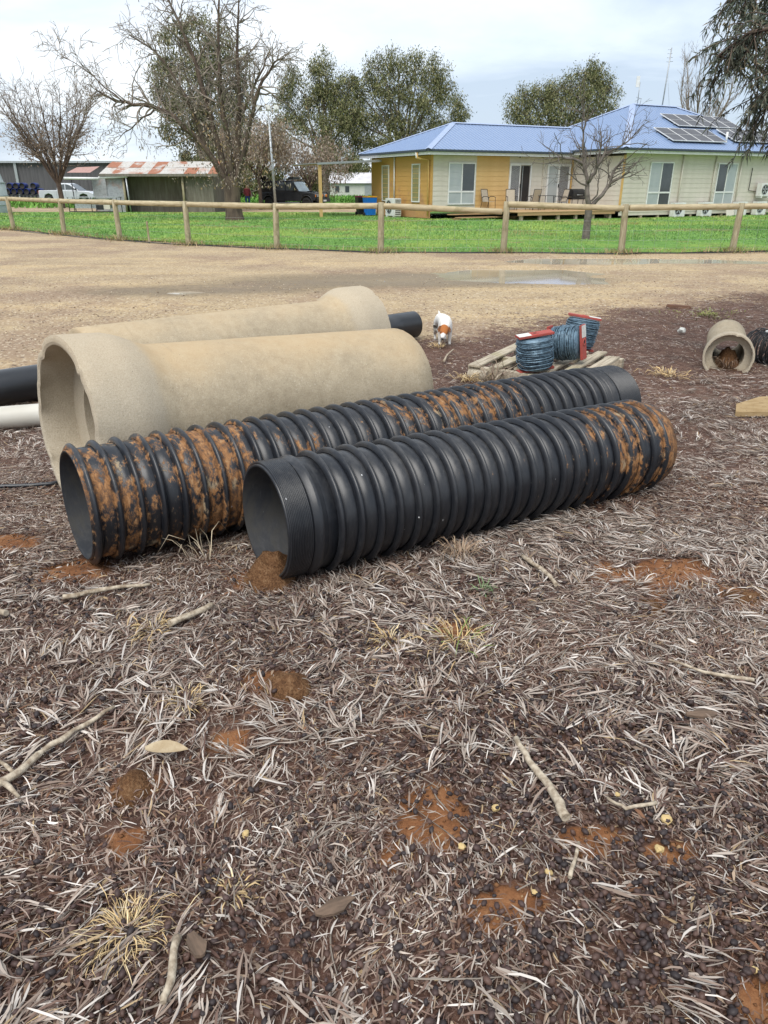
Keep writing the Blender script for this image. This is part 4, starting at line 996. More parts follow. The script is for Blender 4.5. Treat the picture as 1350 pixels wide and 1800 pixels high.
X0, X1, YF, YB, YM = -17.7 - ox, -10.95 - ox, 51.2 - oy, 56.4 - oy, 53.6 - oy
ze, zr = 2.28, 3.02
def roof_strip(x0, x1, ya, za, yb, zb, name='roof_sheet'):
    k = max(4, int((x1 - x0) / .076 * 2)); v = []
    for i in range(k + 1):
        x = x0 + (x1 - x0) * i / k; dzz = .014 * (1 if i % 2 else -1); v += [(x, ya, za + dzz), (x, yb, zb + dzz)]
    return MB().add(v, [(2 * i, 2 * i + 2, 2 * i + 3, 2 * i + 1) for i in range(k)], True).build(name, M['rust_roof'], sh)
x = X0 - .25; k = 0
while x < X1 + .4:
    x2 = min(x + .76, X1 + .55)
    for j in range(2):   # two courses of sheets down the front slope
        ya = YF - .35 + (YM - YF + .35) * j / 2; yb = YF - .35 + (YM - YF + .35) * (j + 1) / 2
        za = ze + (zr - ze) * j / 2 + .016 * j; zb = ze + (zr - ze) * (j + 1) / 2 + .016 * j
        roof_strip(x, x2 + .03, ya - .05, za - .01, yb, zb + .012 * (k % 2))
    roof_strip(x, x2 + .03, YM, zr + .01, YB + .3, ze - .05); x = x2; k += 1
corrugated('back_wall', M['shed_dark'], sh, (X0, YB), (X1, YB), 0, ze); corrugated('side_wall', M['shed_dark'], sh, (X1, YF + .1), (X1, YB), 0, (ze + .1, ze)); 
corrugated('left_wall', M['zinc'], sh, (X0, YB), (X0, YF - .05), 0, (ze, ze + .05))
corrugated('gable_front', M['red_iron'], sh, (X0 - .02, YM), (X0 - .02, YF - .2), ze, (zr - .03, ze + .02)); corrugated('gable_back', M['zinc'], sh, (X0 - .02, YB), (X0 - .02, YM), ze, (ze + .02, zr - .03))
corrugated('front_panel', M['zinc'], sh, (X0, YF), (X0 + 1.05, YF), 0, ze - .02); corrugated('right_panel', M['shed_dark'], sh, (X1 - 1.75, YF + .1), (X1, YF + .1), 0, ze)
corrugated('inner_wall', M['shed_dark'], sh, (X0 + 1.0, YF + 1.2), (X1 - 1.7, YF + 1.2), 0, ze)
for x in (X0 + 1.15, X1 - 1.85): MB().tube([(x, YF - .1, -.05), (x, YF - .1, ze)], .075, 10).build('post', M['log'], sh)
MB().box(X0 - .25, X1 + .5, YF - .42, YF - .36, ze - .16, ze - .02).build('eave_beam', M['shed_dark'], sh)
# lean-to on the left of the shed
lt = empty('lean_to', (-18.2, 51.4, 0), 0, 'low lean-to with white pipe beam on the left of the shed', 'lean-to')
corrugated('wall', M['zinc'], lt, (-.9, 1.2), (1.1, 1.2), 0, 2.1)
MB().tube([(-2.0, -.5, 2.02), (.2, -.52, 2.0)], .075, 10).build('pipe_beam', M['white'], lt); MB().tube([(.2, -.5, 2.06), (2.0, -.5, 2.12)], .075, 10).build('pipe_beam', M['white'], lt)
MB().tube([(1.95, -.5, 0), (1.9, -.5, 2.05)], .05, 8).build('post', M['steel'], lt); MB().tube([(-1.6, -.4, 0), (-1.6, -.4, 1.98)], .03, 8).build('post', M['black_metal'], lt)
m = MB().add([(-2.1, .3, 2.35), (-.6, .3, 2.35), (-.6, 2.2, 2.75), (-2.1, 2.2, 2.7)], [(0, 1, 2, 3)]); m.build('roof_sheet', M['red_iron'], lt)
bn = empty('work_bench', (-17.9, 49.6, 0), 0, 'steel work bench with sheet iron top before the shed', 'bench')
MB().box(-1.7, 1.5, -.45, .45, .92, .96).build('bench_top', M['steel'], bn); MB().box(-1.3, .9, -.2, .35, .3, .85).build('cabinet', M['zinc'], bn)
MB().box(.25, .9, -.32, -.205, .25, .86).build('door', M['cream'], bn); MB().box(.05, .5, -.36, -.325, .22, .5).build('vent', M['black_metal'], bn)
for a in (-1.6, -.2, 1.4):
    for b in (-.4, .4): MB().tube([(a, b, -.02), (a, b, .92)], .025, 6).build('leg', M['black_metal'], bn)
MB().tube([(-1.6, -.4, .12), (1.4, -.4, .12)], .025, 6).build('rail', M['black_metal'], bn)
# long machinery shed far left
M['mshed'] = pm('grey_shed_cladding', (.115, .11, .115), (.085, .08, .085), 1.2, .85, stretch=(4, 1, .3))
ms = empty('machinery_shed', (-45, 92, 0), 0, 'long dark grey machinery shed at the far left', 'shed')
corrugated('wall', M['mshed'], ms, (-40, 0), (14.6, 0), 0, 3.95, .5, .03); MB().box(-40, 14.9, -.4, -.25, 3.96, 4.12).build('gutter', M['steel'], ms)
m = MB().add([(-40, -.4, 4.1), (14.9, -.4, 4.1), (14.9, 9, 4.25), (-40, 9, 4.25)], [(0, 1, 2, 3)]); m.build('roof', M['steel'], ms); corrugated('end_wall', M['mshed'], ms, (14.6, 0), (14.6, 9), 0, 3.95, .5, .03)
for x in (-6, 3.2): MB().box(x - .15, x + .15, -.2, -.04, 0, 3.9).build('column', M['steel'], ms)
# blue drums in two rows before it
M['drum_blue'] = pm('blue_drum_plastic', (.012, .022, .12), (.015, .03, .16), 3, .4)
def drum(x, z, label, mt='drum_blue'):
    root = empty('plastic_drum', (x, 84.0, z), 0, label, 'drum', 'drums stacked on their sides by the machinery shed')
    MB().lathe([(0, .27), (.02, .30), (.3, .295), (.32, .31), (.36, .31), (.38, .295), (.88, .30)], 18, 'y').build('shell', M[mt], root)
    MB().lathe([(.06, .0001), (.06, .255), (0, .262), (0, .27)], 18, 'y').build('end', M['dark_void'] if mt == 'drum_blue' else M['black_plastic'], root)
names = ['leftmost', 'second from left', 'third from left', 'fourth from left', 'fifth from left', 'sixth from left', 'rightmost']
for k in range(6): drum(-39.5 + k * .66, 1.02, 'blue drum in the lower blue row, %s' % (names[k] if k < 5 else 'rightmost'))
for k in range(4): drum(-39.2 + k * .66 + (.5 if k == 3 else 0), 1.56, 'blue drum in the top row, %s' % ['leftmost', 'second from left', 'third from left', 'rightmost'][k])
rk = empty('drum_rack', (-37.6, 84.4, 0), 0, 'low black rack under the rows of blue drums', 'rack')
MB().box(-2.3, 2.3, -.4, .4, .62, .70).build('shelf', M['black_metal'], rk)
for k in range(12): MB().box(-2.25 + k * .4, -2.1 + k * .4, -.4, -.3, -.05, .62).build('leg', M['black_metal'], rk)
# tank at the left edge
M['tank'] = pm('pale_green_tank', (.36, .41, .40), (.30, .35, .345), 2, .6)
tk = empty('water_tank', (-25.45, 49, 0), 0, 'pale grey-green water tank cut by the left edge', 'tank')
MB().lathe([(0, 2.2), (1.0, 2.2), (1.02, 2.16), (1.75, 2.14), (1.77, 2.08), (2.3, 1.95), (2.7, 1.72), (2.9, 1.3), (3.0, .4), (3.0, .0001)], 40, 'z').build('shell', M['tank'], tk)
for z, r in ((.5, 2.215), (1.02, 2.20), (1.76, 2.16)): MB().lathe([(z - .03, r - .02), (z, r + .015), (z + .03, r - .02)], 40, 'z').build('band', M['tank'], tk)
# lamp pole
lp = empty('lamp_pole', (-7.35, 54.0, 0), R(3), 'slim galvanised pole with white floodlights by the bare tree', 'lamp pole')
MB().tube([(0, 0, -.1), (-.15, 0, 5.6)], [.085, .07], 10).build('pole', M['steel'], lp); MB().tube([(-.15, 0, 5.5), (-.16, 0, 6.05)], .04, 8).build('upper_pole', M['white'], lp)
MB().tube([(-.75, 0, 6.02), (.45, 0, 6.05)], .03, 6).build('cross_arm', M['white'], lp)
for x in (-.7, -.15, .4): MB().box(x - .16, x + .16, -.2, .05, 6.06, 6.34, bev=.03).build('floodlight', M['white'], lp)
# far white farm buildings
M['white_iron'] = pm('white_weatherboard_far', (.55, .56, .50), (.48, .49, .45), 2, .8); M['cream_far'] = pm('cream_far_wall', (.60, .57, .42), (.55, .52, .38), 2, .8); M['pale_roof'] = pm('pale_iron_roof', (.56, .55, .56), (.46, .44, .44), .8, .6)
fb = empty('white_farm_shed', (-6.0, 118, 0), R(-7), 'long low white farm building in the paddock far behind', 'shed')
MB().box(-2.0, 15, 0, 6, -.2, 1.95).build('wall', M['white_iron'], fb); m = MB().prism([(-.4, 1.9), (3, 3.35), (6.4, 1.9)], -2.4, 15.3, 'x'); m.build('roof', M['pale_roof'], fb)
m = MB().prism([(-2.1, -.2), (-2.1, 1.85), (-2.1, 1.9)], 0, .01, 'y'); 
gm = MB().prism([(0, -.2), (0, 1.9), (3, 3.2), (6, 1.9), (6, -.2)], -2.47, -2.42, 'x'); gm.build('gable', M['cream_far'], fb)
for x in (-.9, .6): MB().box(x - .3, x + .3, -.06, -.02, .7, 1.5).build('window', M['glass'], fb)
MB().box(3.2, 5.2, -.08, -.02, -.1, 1.7).build('door', M['steel'], fb); MB().box(6.5, 14, -.08, -.02, -.1, 1.7).build('door', M['shed_dark'], fb)
# ================================================================== VEHICLES
def wheel_at(root, x, y, r, wd, side):
    w_ = MB().lathe([(-wd / 2, r * .62), (-wd / 2, r * .94), (-wd * .35, r), (wd * .35, r), (wd / 2, r * .94), (wd / 2, r * .62)], 26, 'y').build('wheel', M['rubber'], root); w_.location = (x, y, r)
    MB().lathe([(side * wd * .42, .0001), (side * wd * .42, r * .25), (side * wd * .36, r * .5), (side * wd * .5, r * .62)], 20, 'y').build('rim', M['steel'] if root.name.startswith('silver') else M['black_metal'], w_)
def side_profile(root, name, prof, y0, y1, mat, inset=0.0, zin=1.0):
    """extruded side profile, upper points pulled inwards (tumblehome)"""
    n = len(prof); v = []
    for s_, yy in ((-1, y0), (1, y1)):
        for x, z in prof: v.append((x, yy - s_ * inset * max(0, z - zin) * -1 * -1 if False else yy + (-s_) * inset * max(0, z - zin), z))
    f = [tuple(range(n - 1, -1, -1)), tuple(range(n, 2 * n))] + [(i, (i + 1) % n, n + (i + 1) % n, n + i) for i in range(n)]
    o = MB().add(v, f).build(name, mat, root)
    b = o.modifiers.new('bevel', 'BEVEL'); b.width = .035; b.segments = 2; b.limit_method = 'ANGLE'; b.angle_limit = R(25); return o
M['car_black'] = pm('black_car_paint', (.022, .024, .028), (.03, .031, .034), 2, .25, spec=.6); M['car_silver'] = pm('silver_car_paint', (.55, .57, .60), (.50, .52, .55), 2, .3, metal=.2, spec=.6)
M['lamp'] = pm('headlamp_glass', (.55, .56, .58), (.45, .46, .48), 9, .15, spec=.6); M['tail'] = pm('red_lamp', (.35, .02, .02), (.3, .02, .02), 9, .2); M['amber'] = pm('amber_lamp', (.6, .2, .03), (.5, .16, .03), 9, .3)
M['screen'] = pm('windscreen_glass', (.30, .36, .39), (.24, .29, .32), 1, .08, spec=.6)
car = empty('black_four_wheel_drive', (-6.7, 59.1, 0), R(-24), 'black four wheel drive with bull bar and open rear canopy', 'car')
W = .88
side_profile(car, 'body', [(-2.5, .62), (-2.5, 1.12), (-.95, 1.16), (.95, 1.18), (1.05, 1.22), (2.25, 1.10), (2.32, 1.0), (2.32, .62), (1.98, .58), (1.85, .95), (1.6, 1.02), (1.25, .95), (1.12, .55), (-1.2, .55), (-1.3, .9), (-1.6, 1.0), (-1.9, .9), (-2.05, .6)], -W, W, M['car_black'])
cab = side_profile(car, 'cabin', [(-.95, 1.15), (-.95, 1.86), (-.8, 1.93), (.28, 1.93), (.42, 1.88), (.98, 1.19)], -W + .03, W - .03, M['car_black'], .10, 1.2)
can = side_profile(car, 'canopy', [(-2.5, 1.13), (-2.5, 1.9), (-1.0, 1.92), (-1.0, 1.13)], -W + .02, W - .02, M['car_black'])
for s_ in (-1, 1):
    y = lambda z: s_ * (W - .03 - .10 * (z - 1.2) + .004)
    for nm, q in (('side_window', [(-.85, 1.27), (-.85, 1.80), (-.22, 1.80), (-.22, 1.27)]), ('side_window', [(-.10, 1.27), (-.10, 1.80), (.32, 1.80), (.78, 1.27)])):
        m = MB(); m.add([(a, y(b), b) for a, b in q] + [(a, y(b) - s_ * .012, b) for a, b in q], [(0, 1, 2, 3), (7, 6, 5, 4), (0, 4, 5, 1), (1, 5, 6, 2), (2, 6, 7, 3), (3, 7, 4, 0)]); m.build(nm, M['glass'], car)
    for x in (-.16, .95): MB().box(x - .006, x + .006, s_ * W - .002, s_ * W + .004, .6, 1.15).build('door_seam', M['dark_void'], car)
    for x in (-.32, .62): MB().box(x - .09, x + .09, s_ * W + .002, s_ * W + .03, 1.02, 1.06).build('door_handle', M['black_metal'], car)
    MB().box(.62, .74, s_ * (W + .05) - .13, s_ * (W + .05) + .13, 1.25, 1.48, bev=.03).build('mirror', M['black_metal'], car)
    for x in (-1.6, 1.58):
        wheel_at(car, x, s_ * (W - .12), .41, .27, s_)
        MB().lathe([(-.05, .47), (.05, .47), (.05, .53), (-.05, .53)], 22, 'y', Matrix.Translation((x, s_ * (W + .01), .45)), closed=True).build('wheel_arch_flare', M['black_plastic'], car)
    hl = MB().box(2.31, 2.37, s_ * .62 - .17, s_ * .62 + .17, .84, 1.03, bev=.02).build('headlight', M['lamp'], car)
    MB().box(2.315, 2.365, s_ * .84 - .035, s_ * .84 + .035, .84, 1.0).build('indicator', M['amber'], car)
    MB().box(-1.0, 1.0, s_ * (W - .02) - .05, s_ * (W - .02) + .05, .42, .48).build('side_step', M['steel'], car)
m = MB().add([(.47, -W + .16, 1.84), (.47, W - .16, 1.84), (.965, W - .10, 1.23), (.965, -W + .10, 1.23), (.445, -W + .16, 1.83), (.445, W - .16, 1.83), (.94, W - .10, 1.22), (.94, -W + .10, 1.22)], [(0, 1, 2, 3), (7, 6, 5, 4), (0, 4, 5, 1), (1, 5, 6, 2), (2, 6, 7, 3), (3, 7, 4, 0)])
m.build('windscreen', M['screen'], car)
gr = MB().box(2.32, 2.35, -.42, .42, .80, 1.03).build('grille', M['dark_void'], car)
for k in range(4): MB().box(2.351, 2.362, -.42, .42, .83 + k * .055, .845 + k * .055).build('grille_bar', M['steel'], gr)
MB().box(1.3, 1.75, -.28, .28, 1.165, 1.24, bev=.03).build('bonnet_scoop', M['car_black'], car)
bb = MB(); bb.box(2.42, 2.62, -.9, .9, .50, .74, bev=.03); 
for y in (-.5, .5): bb.tube([(2.52, y, .72), (2.50, y, 1.16)], .032, 8)
bb.tube([(2.42, -.88, .72), (2.44, -.84, 1.05), (2.50, -.5, 1.16), (2.50, .5, 1.16), (2.44, .84, 1.05), (2.42, .88, .72)], .032, 8); bb.build('bull_bar', M['black_metal'], car)
for y in (-.3, .3):
    q = MB().lathe([(.0, .0001), (0, .09), (-.05, .1), (-.1, .06)], 16, 'x').build('driving_light', M['amber'], car); q.location = (2.62, y, .92)
rk = MB()
for x in np.linspace(-.85, .35, 6): rk.box(x - .03, x + .03, -.7, .7, 2.0, 2.03)
for y in (-.72, .72): rk.tube([(-.95, y, 2.02), (.45, y, 2.02)], .025, 6)
for x in (-.8, .3):
    for y in (-.72, .72): rk.tube([(x, y, 1.92), (x, y, 2.02)], .02, 6)
rk.build('roof_rack', M['black_metal'], car); MB().box(-.1, .35, -.55, .5, 2.035, 2.16, bev=.03).build('roof_load', M['black_plastic'], car)
MB().tube([(.95, -W - .03, 1.15), (.55, -W + .06, 1.75), (.5, -W + .06, 2.05)], .035, 8).build('snorkel', M['black_plastic'], car)
# open canopy side and raised flap
MB().box(-2.42, -1.35, -W + .005, -W + .018, 1.2, 1.82).build('canopy_opening', M['dark_void'], car)
m = MB().add([(-2.45, -W + .0, 1.9), (-1.3, -W + .0, 1.9), (-1.3, -W - .65, 2.2), (-2.45, -W - .65, 2.2), (-2.45, -W + .0, 1.93), (-1.3, -W + .0, 1.93), (-1.3, -W - .65, 2.23), (-2.45, -W - .65, 2.23)], [(0, 1, 2, 3), (7, 6, 5, 4), (0, 4, 5, 1), (1, 5, 6, 2), (2, 6, 7, 3), (3, 7, 4, 0)]); m.build('raised_flap', M['car_black'], car)
MB().box(2.625, 2.64, -.22, .22, .54, .65).build('number_plate', M['white'], car)

ute = empty('silver_ute', (-29.6, 75.5, 0), R(-4), 'silver dual cab utility parked before the dark machinery shed', 'car'); W = .9
side_profile(ute, 'body', [(-2.62, .55), (-2.65, .9), (-2.6, 1.18), (-.9, 1.20), (1.0, 1.16), (2.2, 1.08), (2.58, .92), (2.62, .6), (2.4, .45), (2.12, .45), (2.0, .8), (1.65, .92), (1.3, .8), (1.18, .42), (-1.25, .42), (-1.37, .8), (-1.7, .92), (-2.05, .8), (-2.17, .48)], -W, W, M['car_silver'])
side_profile(ute, 'cabin', [(-.88, 1.19), (-.78, 1.72), (-.55, 1.80), (.1, 1.80), (.45, 1.70), (1.25, 1.15)], -W + .04, W - .04, M['car_silver'], .16, 1.2)
for s_ in (-1, 1):
    y = lambda z: s_ * (W - .04 - .16 * (z - 1.2) + .004)
    for q in ([(-.72, 1.24), (-.62, 1.66), (-.08, 1.70), (-.08, 1.24)], [(.0, 1.24), (.0, 1.70), (.40, 1.62), (.98, 1.24)]):
        m = MB(); m.add([(a, y(b), b) for a, b in q] + [(a, y(b) - s_ * .012, b) for a, b in q], [(0, 1, 2, 3), (7, 6, 5, 4), (0, 4, 5, 1), (1, 5, 6, 2), (2, 6, 7, 3), (3, 7, 4, 0)]); m.build('side_window', M['glass'], ute)
    for x in (-.9, -.04, .98): MB().box(x - .006, x + .006, s_ * W - .002, s_ * W + .004, .5, 1.15).build('door_seam', M['dark_void'], ute)
    for x in (-.65, .2): MB().box(x - .09, x + .09, s_ * W + .002, s_ * W + .03, 1.0, 1.04).build('door_handle', M['black_metal'], ute)
    MB().box(.95, 1.07, s_ * (W + .06) - .11, s_ * (W + .06) + .11, 1.2, 1.36, bev=.03).build('mirror', M['black_metal'], ute)
    for x in (-1.7, 1.65): wheel_at(ute, x, s_ * (W - .12), .38, .25, s_)
    MB().box(-2.67, -2.60, s_ * (W - .10) - .09, s_ * (W - .10) + .11, .85, 1.15).build('tail_light', M['tail'], ute)
m = MB().add([(.47, -W + .2, 1.72), (.47, W - .2, 1.72), (1.22, W - .08, 1.2), (1.22, -W + .08, 1.2)], [(0, 1, 2, 3)]); m.build('windscreen', M['glass'], ute)
MB().box(-2.5, -.92, -.72, .72, 1.185, 1.24).build('tray_cover', M['black_plastic'], ute)
MB().box(-2.7, -2.62, -.8, .8, .48, .62).build('rear_bumper', M['steel'], ute)
# ================================================================== TREES
class TreeMesh:
    def __init__(s): s.V = []; s.F = []; s.n = 0
    def tube(s, P, Rd, n):
        P = np.asarray(P, float); Rd = np.asarray(Rd, float); m = len(P)
        T = np.empty_like(P); T[1:-1] = P[2:] - P[:-2]; T[0] = P[1] - P[0]; T[-1] = P[-1] - P[-2]
        T /= np.linalg.norm(T, axis=1)[:, None] + 1e-9
        ref = np.array([0.31, .17, .93]) if abs(T[0, 2]) < .9 else np.array([1., .1, 0])
        A = np.cross(T, ref); A /= np.linalg.norm(A, axis=1)[:, None] + 1e-9; B = np.cross(T, A)
        an = np.arange(n) * 2 * np.pi / n
        V = P[:, None] + Rd[:, None, None] * (np.cos(an)[None, :, None] * A[:, None] + np.sin(an)[None, :, None] * B[:, None])
        i = np.arange(m - 1)[:, None] * n; k = np.arange(n)[None]; k2 = (k + 1) % n
        s.V.append(V.reshape(-1, 3)); s.F.append((np.stack([i + k, i + k2, i + n + k2, i + n + k], -1).reshape(-1, 4)) + s.n); s.n += m * n
    def build(s, name, mat, parent):
        return mesh_np(name, np.concatenate(s.V), np.concatenate(s.F), mat, parent, None, True)
def rot_about(v, ax, a):
    return v * math.cos(a) + np.cross(ax, v) * math.sin(a) + ax * ax.dot(v) * (1 - math.cos(a))
def unit(v): return v / (np.linalg.norm(v) + 1e-9)
def limb(rg, p0, d, L, r0, r1, seg, wig, grav):
    P = [np.array(p0, float)]; d = unit(np.array(d, float))
    for i in range(seg):
        d = unit(d + rg.normal(size=3) * wig + np.array([0, 0, grav])); P.append(P[-1] + d * L / seg)
    return np.array(P), np.linspace(r0, r1, seg + 1)
def sprout(tm, rg, P, Rd, level, maxlev, cfg, tips):
    """children along a limb"""
    L = np.linalg.norm(np.diff(P, axis=0), axis=1).sum()
    n = max(1, int(cfg['dens'][level] * L * rg.uniform(.8, 1.2)))
    for _ in range(n):
        q = rg.uniform(cfg['from'][level], 1.0) * (len(P) - 1); i = min(int(q), len(P) - 2); f = q - i
        p = P[i] * (1 - f) + P[i + 1] * f; r = Rd[i] * (1 - f) + Rd[i + 1] * f; T = unit(P[i + 1] - P[i])
        ax = unit(np.cross(T, rg.normal(size=3))); d = rot_about(T, ax, R(rg.uniform(*cfg['ang'][level])))
        ln = cfg['len'][level] * rg.uniform(.5, 1.25) * (1 - .35 * (q / (len(P) - 1)))
        rr = max(cfg['rmin'], min(r * .62, cfg['rad'][level]))
        PP, RR = limb(rg, p, d, ln, rr, max(cfg['rmin'] * .6, rr * .3), cfg['seg'][level], cfg['wig'][level], cfg['grav'][level])
        tm.tube(PP, RR, 5 if level == 0 else 3)
        if level + 1 < maxlev: sprout(tm, rg, PP, RR, level + 1, maxlev, cfg, tips)
        else: tips.append(PP[-1]); tips.append(PP[len(PP) // 2])
def leaf_cards(rg, C, size, aspect, cols, droop=.6, bend=.25):
    """C (N,3) leaf bases -> 2-triangle leaf blades"""
    n = len(C); D = rg.normal(size=(n, 3)); D[:, 2] -= droop * 2; D /= np.linalg.norm(D, axis=1)[:, None]
    S = np.cross(D, rg.normal(size=(n, 3))); S /= np.linalg.norm(S, axis=1)[:, None] + 1e-9
    L = size * rg.uniform(.6, 1.4, n)[:, None]; W_ = L * aspect
    N = np.cross(D, S)
    V = np.stack([C, C + D * L * .45 + S * W_ * .5 + N * L * bend * .2, C + D * L, C + D * L * .45 - S * W_ * .5 + N * L * bend * .2], 1).reshape(-1, 3)
    F = (np.arange(n)[:, None] * 4 + np.array([[0, 1, 2, 3]]))
    col = np.repeat(cols, 4, 0); return V, F, col
def pick_cols(rg, n, palette, w=None, jit=.12):
    pal = np.array(palette); i = rg.choice(len(pal), n, p=w); return np.clip(pal[i] * (1 + rg.normal(size=(n, 1)) * jit), .004, 1)
M['bark_grey'] = pm('grey_brown_bark', (.135, .10, .075), (.065, .048, .038), 5, .95, .7, 18, (1, 1, .35), bdist=.03, world=True)
M['bark_pale'] = pm('pale_gum_bark', (.26, .225, .18), (.15, .125, .10), 2, .9, .4, 12, (1, 1, .3), bdist=.02, world=True)
M['twig_grey'] = pm('bleached_twigs', (.29, .25, .205), (.17, .14, .115), 4, .95, world=True)

# --- big half-bare tree left of centre
def big_bare_tree():
    rg = np.random.default_rng(21); base = np.array([-7.4, 39.2, 0.])
    root = empty('bare_tree', base, 0, 'big half-bare spreading tree with thick trunk on the lawn', 'tree')
    tm = TreeMesh(); tw = TreeMesh(); tips = []
    Q = lambda *a: np.array(a, float) - base * np.array([1, 1, 0])
    def pl(pts): return np.array([Q(*p) for p in pts])
    tm.tube(pl([(-7.4, 39.2, -.1), (-7.42, 39.2, .25), (-7.45, 39.2, .9), (-7.42, 39.2, 1.5), (-7.4, 39.2, 2.0)]), [.52, .43, .39, .40, .34], 14)
    limbs = [ ([(-7.5, 39.1, 1.4), (-8.1, 39, 2.6), (-8.9, 38.9, 3.7), (-9.8, 38.8, 4.5), (-10.6, 38.8, 4.9), (-11.6, 38.7, 5.0), (-12.4, 38.7, 5.15), (-13.2, 38.6, 5.6)], .20, .05),
              ([(-7.5, 39.2, 1.5), (-7.9, 39.3, 3.2), (-8.3, 39.4, 5.0), (-8.7, 39.4, 6.8), (-9.3, 39.4, 8.4), (-9.8, 39.5, 9.6)], .22, .04),
              ([(-7.4, 39.2, 1.6), (-7.4, 39.1, 3.6), (-7.6, 39.0, 5.6), (-7.5, 39, 7.6), (-7.2, 39, 9.9)], .22, .04),
              ([(-7.3, 39.3, 1.5), (-7.0, 39.4, 3.2), (-6.8, 39.4, 5.2), (-6.75, 39.4, 7.2), (-6.5, 39.5, 9.4)], .23, .04),
              ([(-7.2, 39.2, 1.6), (-6.6, 39.0, 3.2), (-6.1, 38.9, 4.8), (-5.6, 38.9, 6.0), (-5.0, 38.8, 6.7), (-4.5, 38.8, 6.9)], .17, .03),
              ([(-8.5, 38.95, 3.3), (-8.9, 38.7, 4.8), (-9.6, 38.5, 6.2), (-10.4, 38.4, 7.2), (-11.3, 38.4, 7.7)], .12, .03),
              ([(-6.9, 39.4, 4.4), (-6.2, 39.5, 5.6), (-5.6, 39.6, 6.6), (-5.2, 39.6, 7.4)], .11, .03),
              ([(-8.0, 39.3, 3.6), (-8.4, 39.8, 4.6), (-9.2, 40.2, 5.4), (-10.2, 40.4, 5.9)], .11, .03),
              ([(-10.6, 38.8, 4.9), (-11.2, 38.6, 4.5), (-11.8, 38.5, 4.0), (-12.4, 38.5, 3.6)], .06, .02),
              ([(-12.0, 38.7, 5.05), (-12.8, 38.6, 5.7), (-13.6, 38.6, 6.4), (-14.5, 38.6, 6.9)], .05, .015)]
    cfg = dict(dens=[4.4, 3.0, 3.4], len=[1.9, .95, .5], ang=[(25, 70), (25, 65), (25, 65)], rad=[.055, .03, .018], seg=[6, 4, 3], wig=[.2, .2, .2], grav=[-.02, -.05, -.06], rmin=.012, **{'from': [.28, .1, .05]})
    for pts, r0, r1 in limbs:
        P = pl(pts); P = np.concatenate([P[:1]] + [np.array([P[i] * .5 + P[i + 1] * .5 + rg.normal(size=3) * .05, P[i + 1]]) for i in range(len(P) - 1)])
        Rd = np.linspace(r0 * .82, r1 * .7, len(P)); tm.tube(P, Rd, 9); sprout(tw, rg, P, Rd, 0, 3, cfg, tips)
    tm.build('trunk', M['bark_grey'], root); tw.build('branches', M['twig_grey'], root)
    # shreds of dry leaves and pods, thickest low around the stems
    tips = np.array(tips); keep = tips[rg.random(len(tips)) < np.clip(.10 + .5 * np.exp(-((tips[:, 2] - 3.0) / 1.6) ** 2), 0, 1)]
    lo = np.stack([rg.normal(.35, 1.35, 2600), rg.normal(0, .9, 2600), rg.uniform(1.5, 5.2, 2600)], -1)
    C = np.concatenate([keep + rg.normal(size=keep.shape) * .08, keep + rg.normal(size=keep.shape) * .1, lo])
    V, F, c = leaf_cards(rg, C, .14, .28, pick_cols(rg, len(C), [(.29, .24, .19), (.22, .18, .14), (.36, .31, .25), (.28, .20, .10)]), .7)
    mesh_np('dry_leaves', V, F, M['leafcol'], root, c)
big_bare_tree()

def simple_bare(name, base, label, seed, limbs, trunk, cfg, mat=None, leaves=None, levels=3, cat='tree', group=None):
    rg = np.random.default_rng(seed); base = np.array(base, float); root = empty(name, base, 0, label, cat, group)
    tm = TreeMesh(); tw = TreeMesh(); tips = []
    tm.tube(np.array(trunk[0], float), trunk[1], 10)
    for pts, r0, r1 in limbs:
        P = np.array(pts, float); P = np.concatenate([P[:1]] + [np.array([P[i] * .5 + P[i + 1] * .5 + rg.normal(size=3) * .03, P[i + 1]]) for i in range(len(P) - 1)])
        Rd = np.linspace(r0, r1, len(P)); tm.tube(P, Rd, 7); sprout(tw, rg, P, Rd, 0, levels, cfg, tips)
    tm.build('trunk', mat or M['bark_grey'], root); tw.build('branches', mat or M['twig_grey'], root)
    if leaves:
        tips = np.array(tips); k = rg.integers(0, len(tips), leaves['n']); C = tips[k] + rg.normal(size=(leaves['n'], 3)) * leaves['spread']
        if 'zcap' in leaves: C = C[C[:, 2] < leaves['zcap'] + rg.normal(size=len(C)) * .9]
        V, F, c = leaf_cards(rg, C, leaves['size'], leaves['aspect'], pick_cols(rg, len(C), leaves['pal']), leaves.get('droop', .7)); mesh_np('leaves', V, F, M['leafcol'], root, c)
    return root
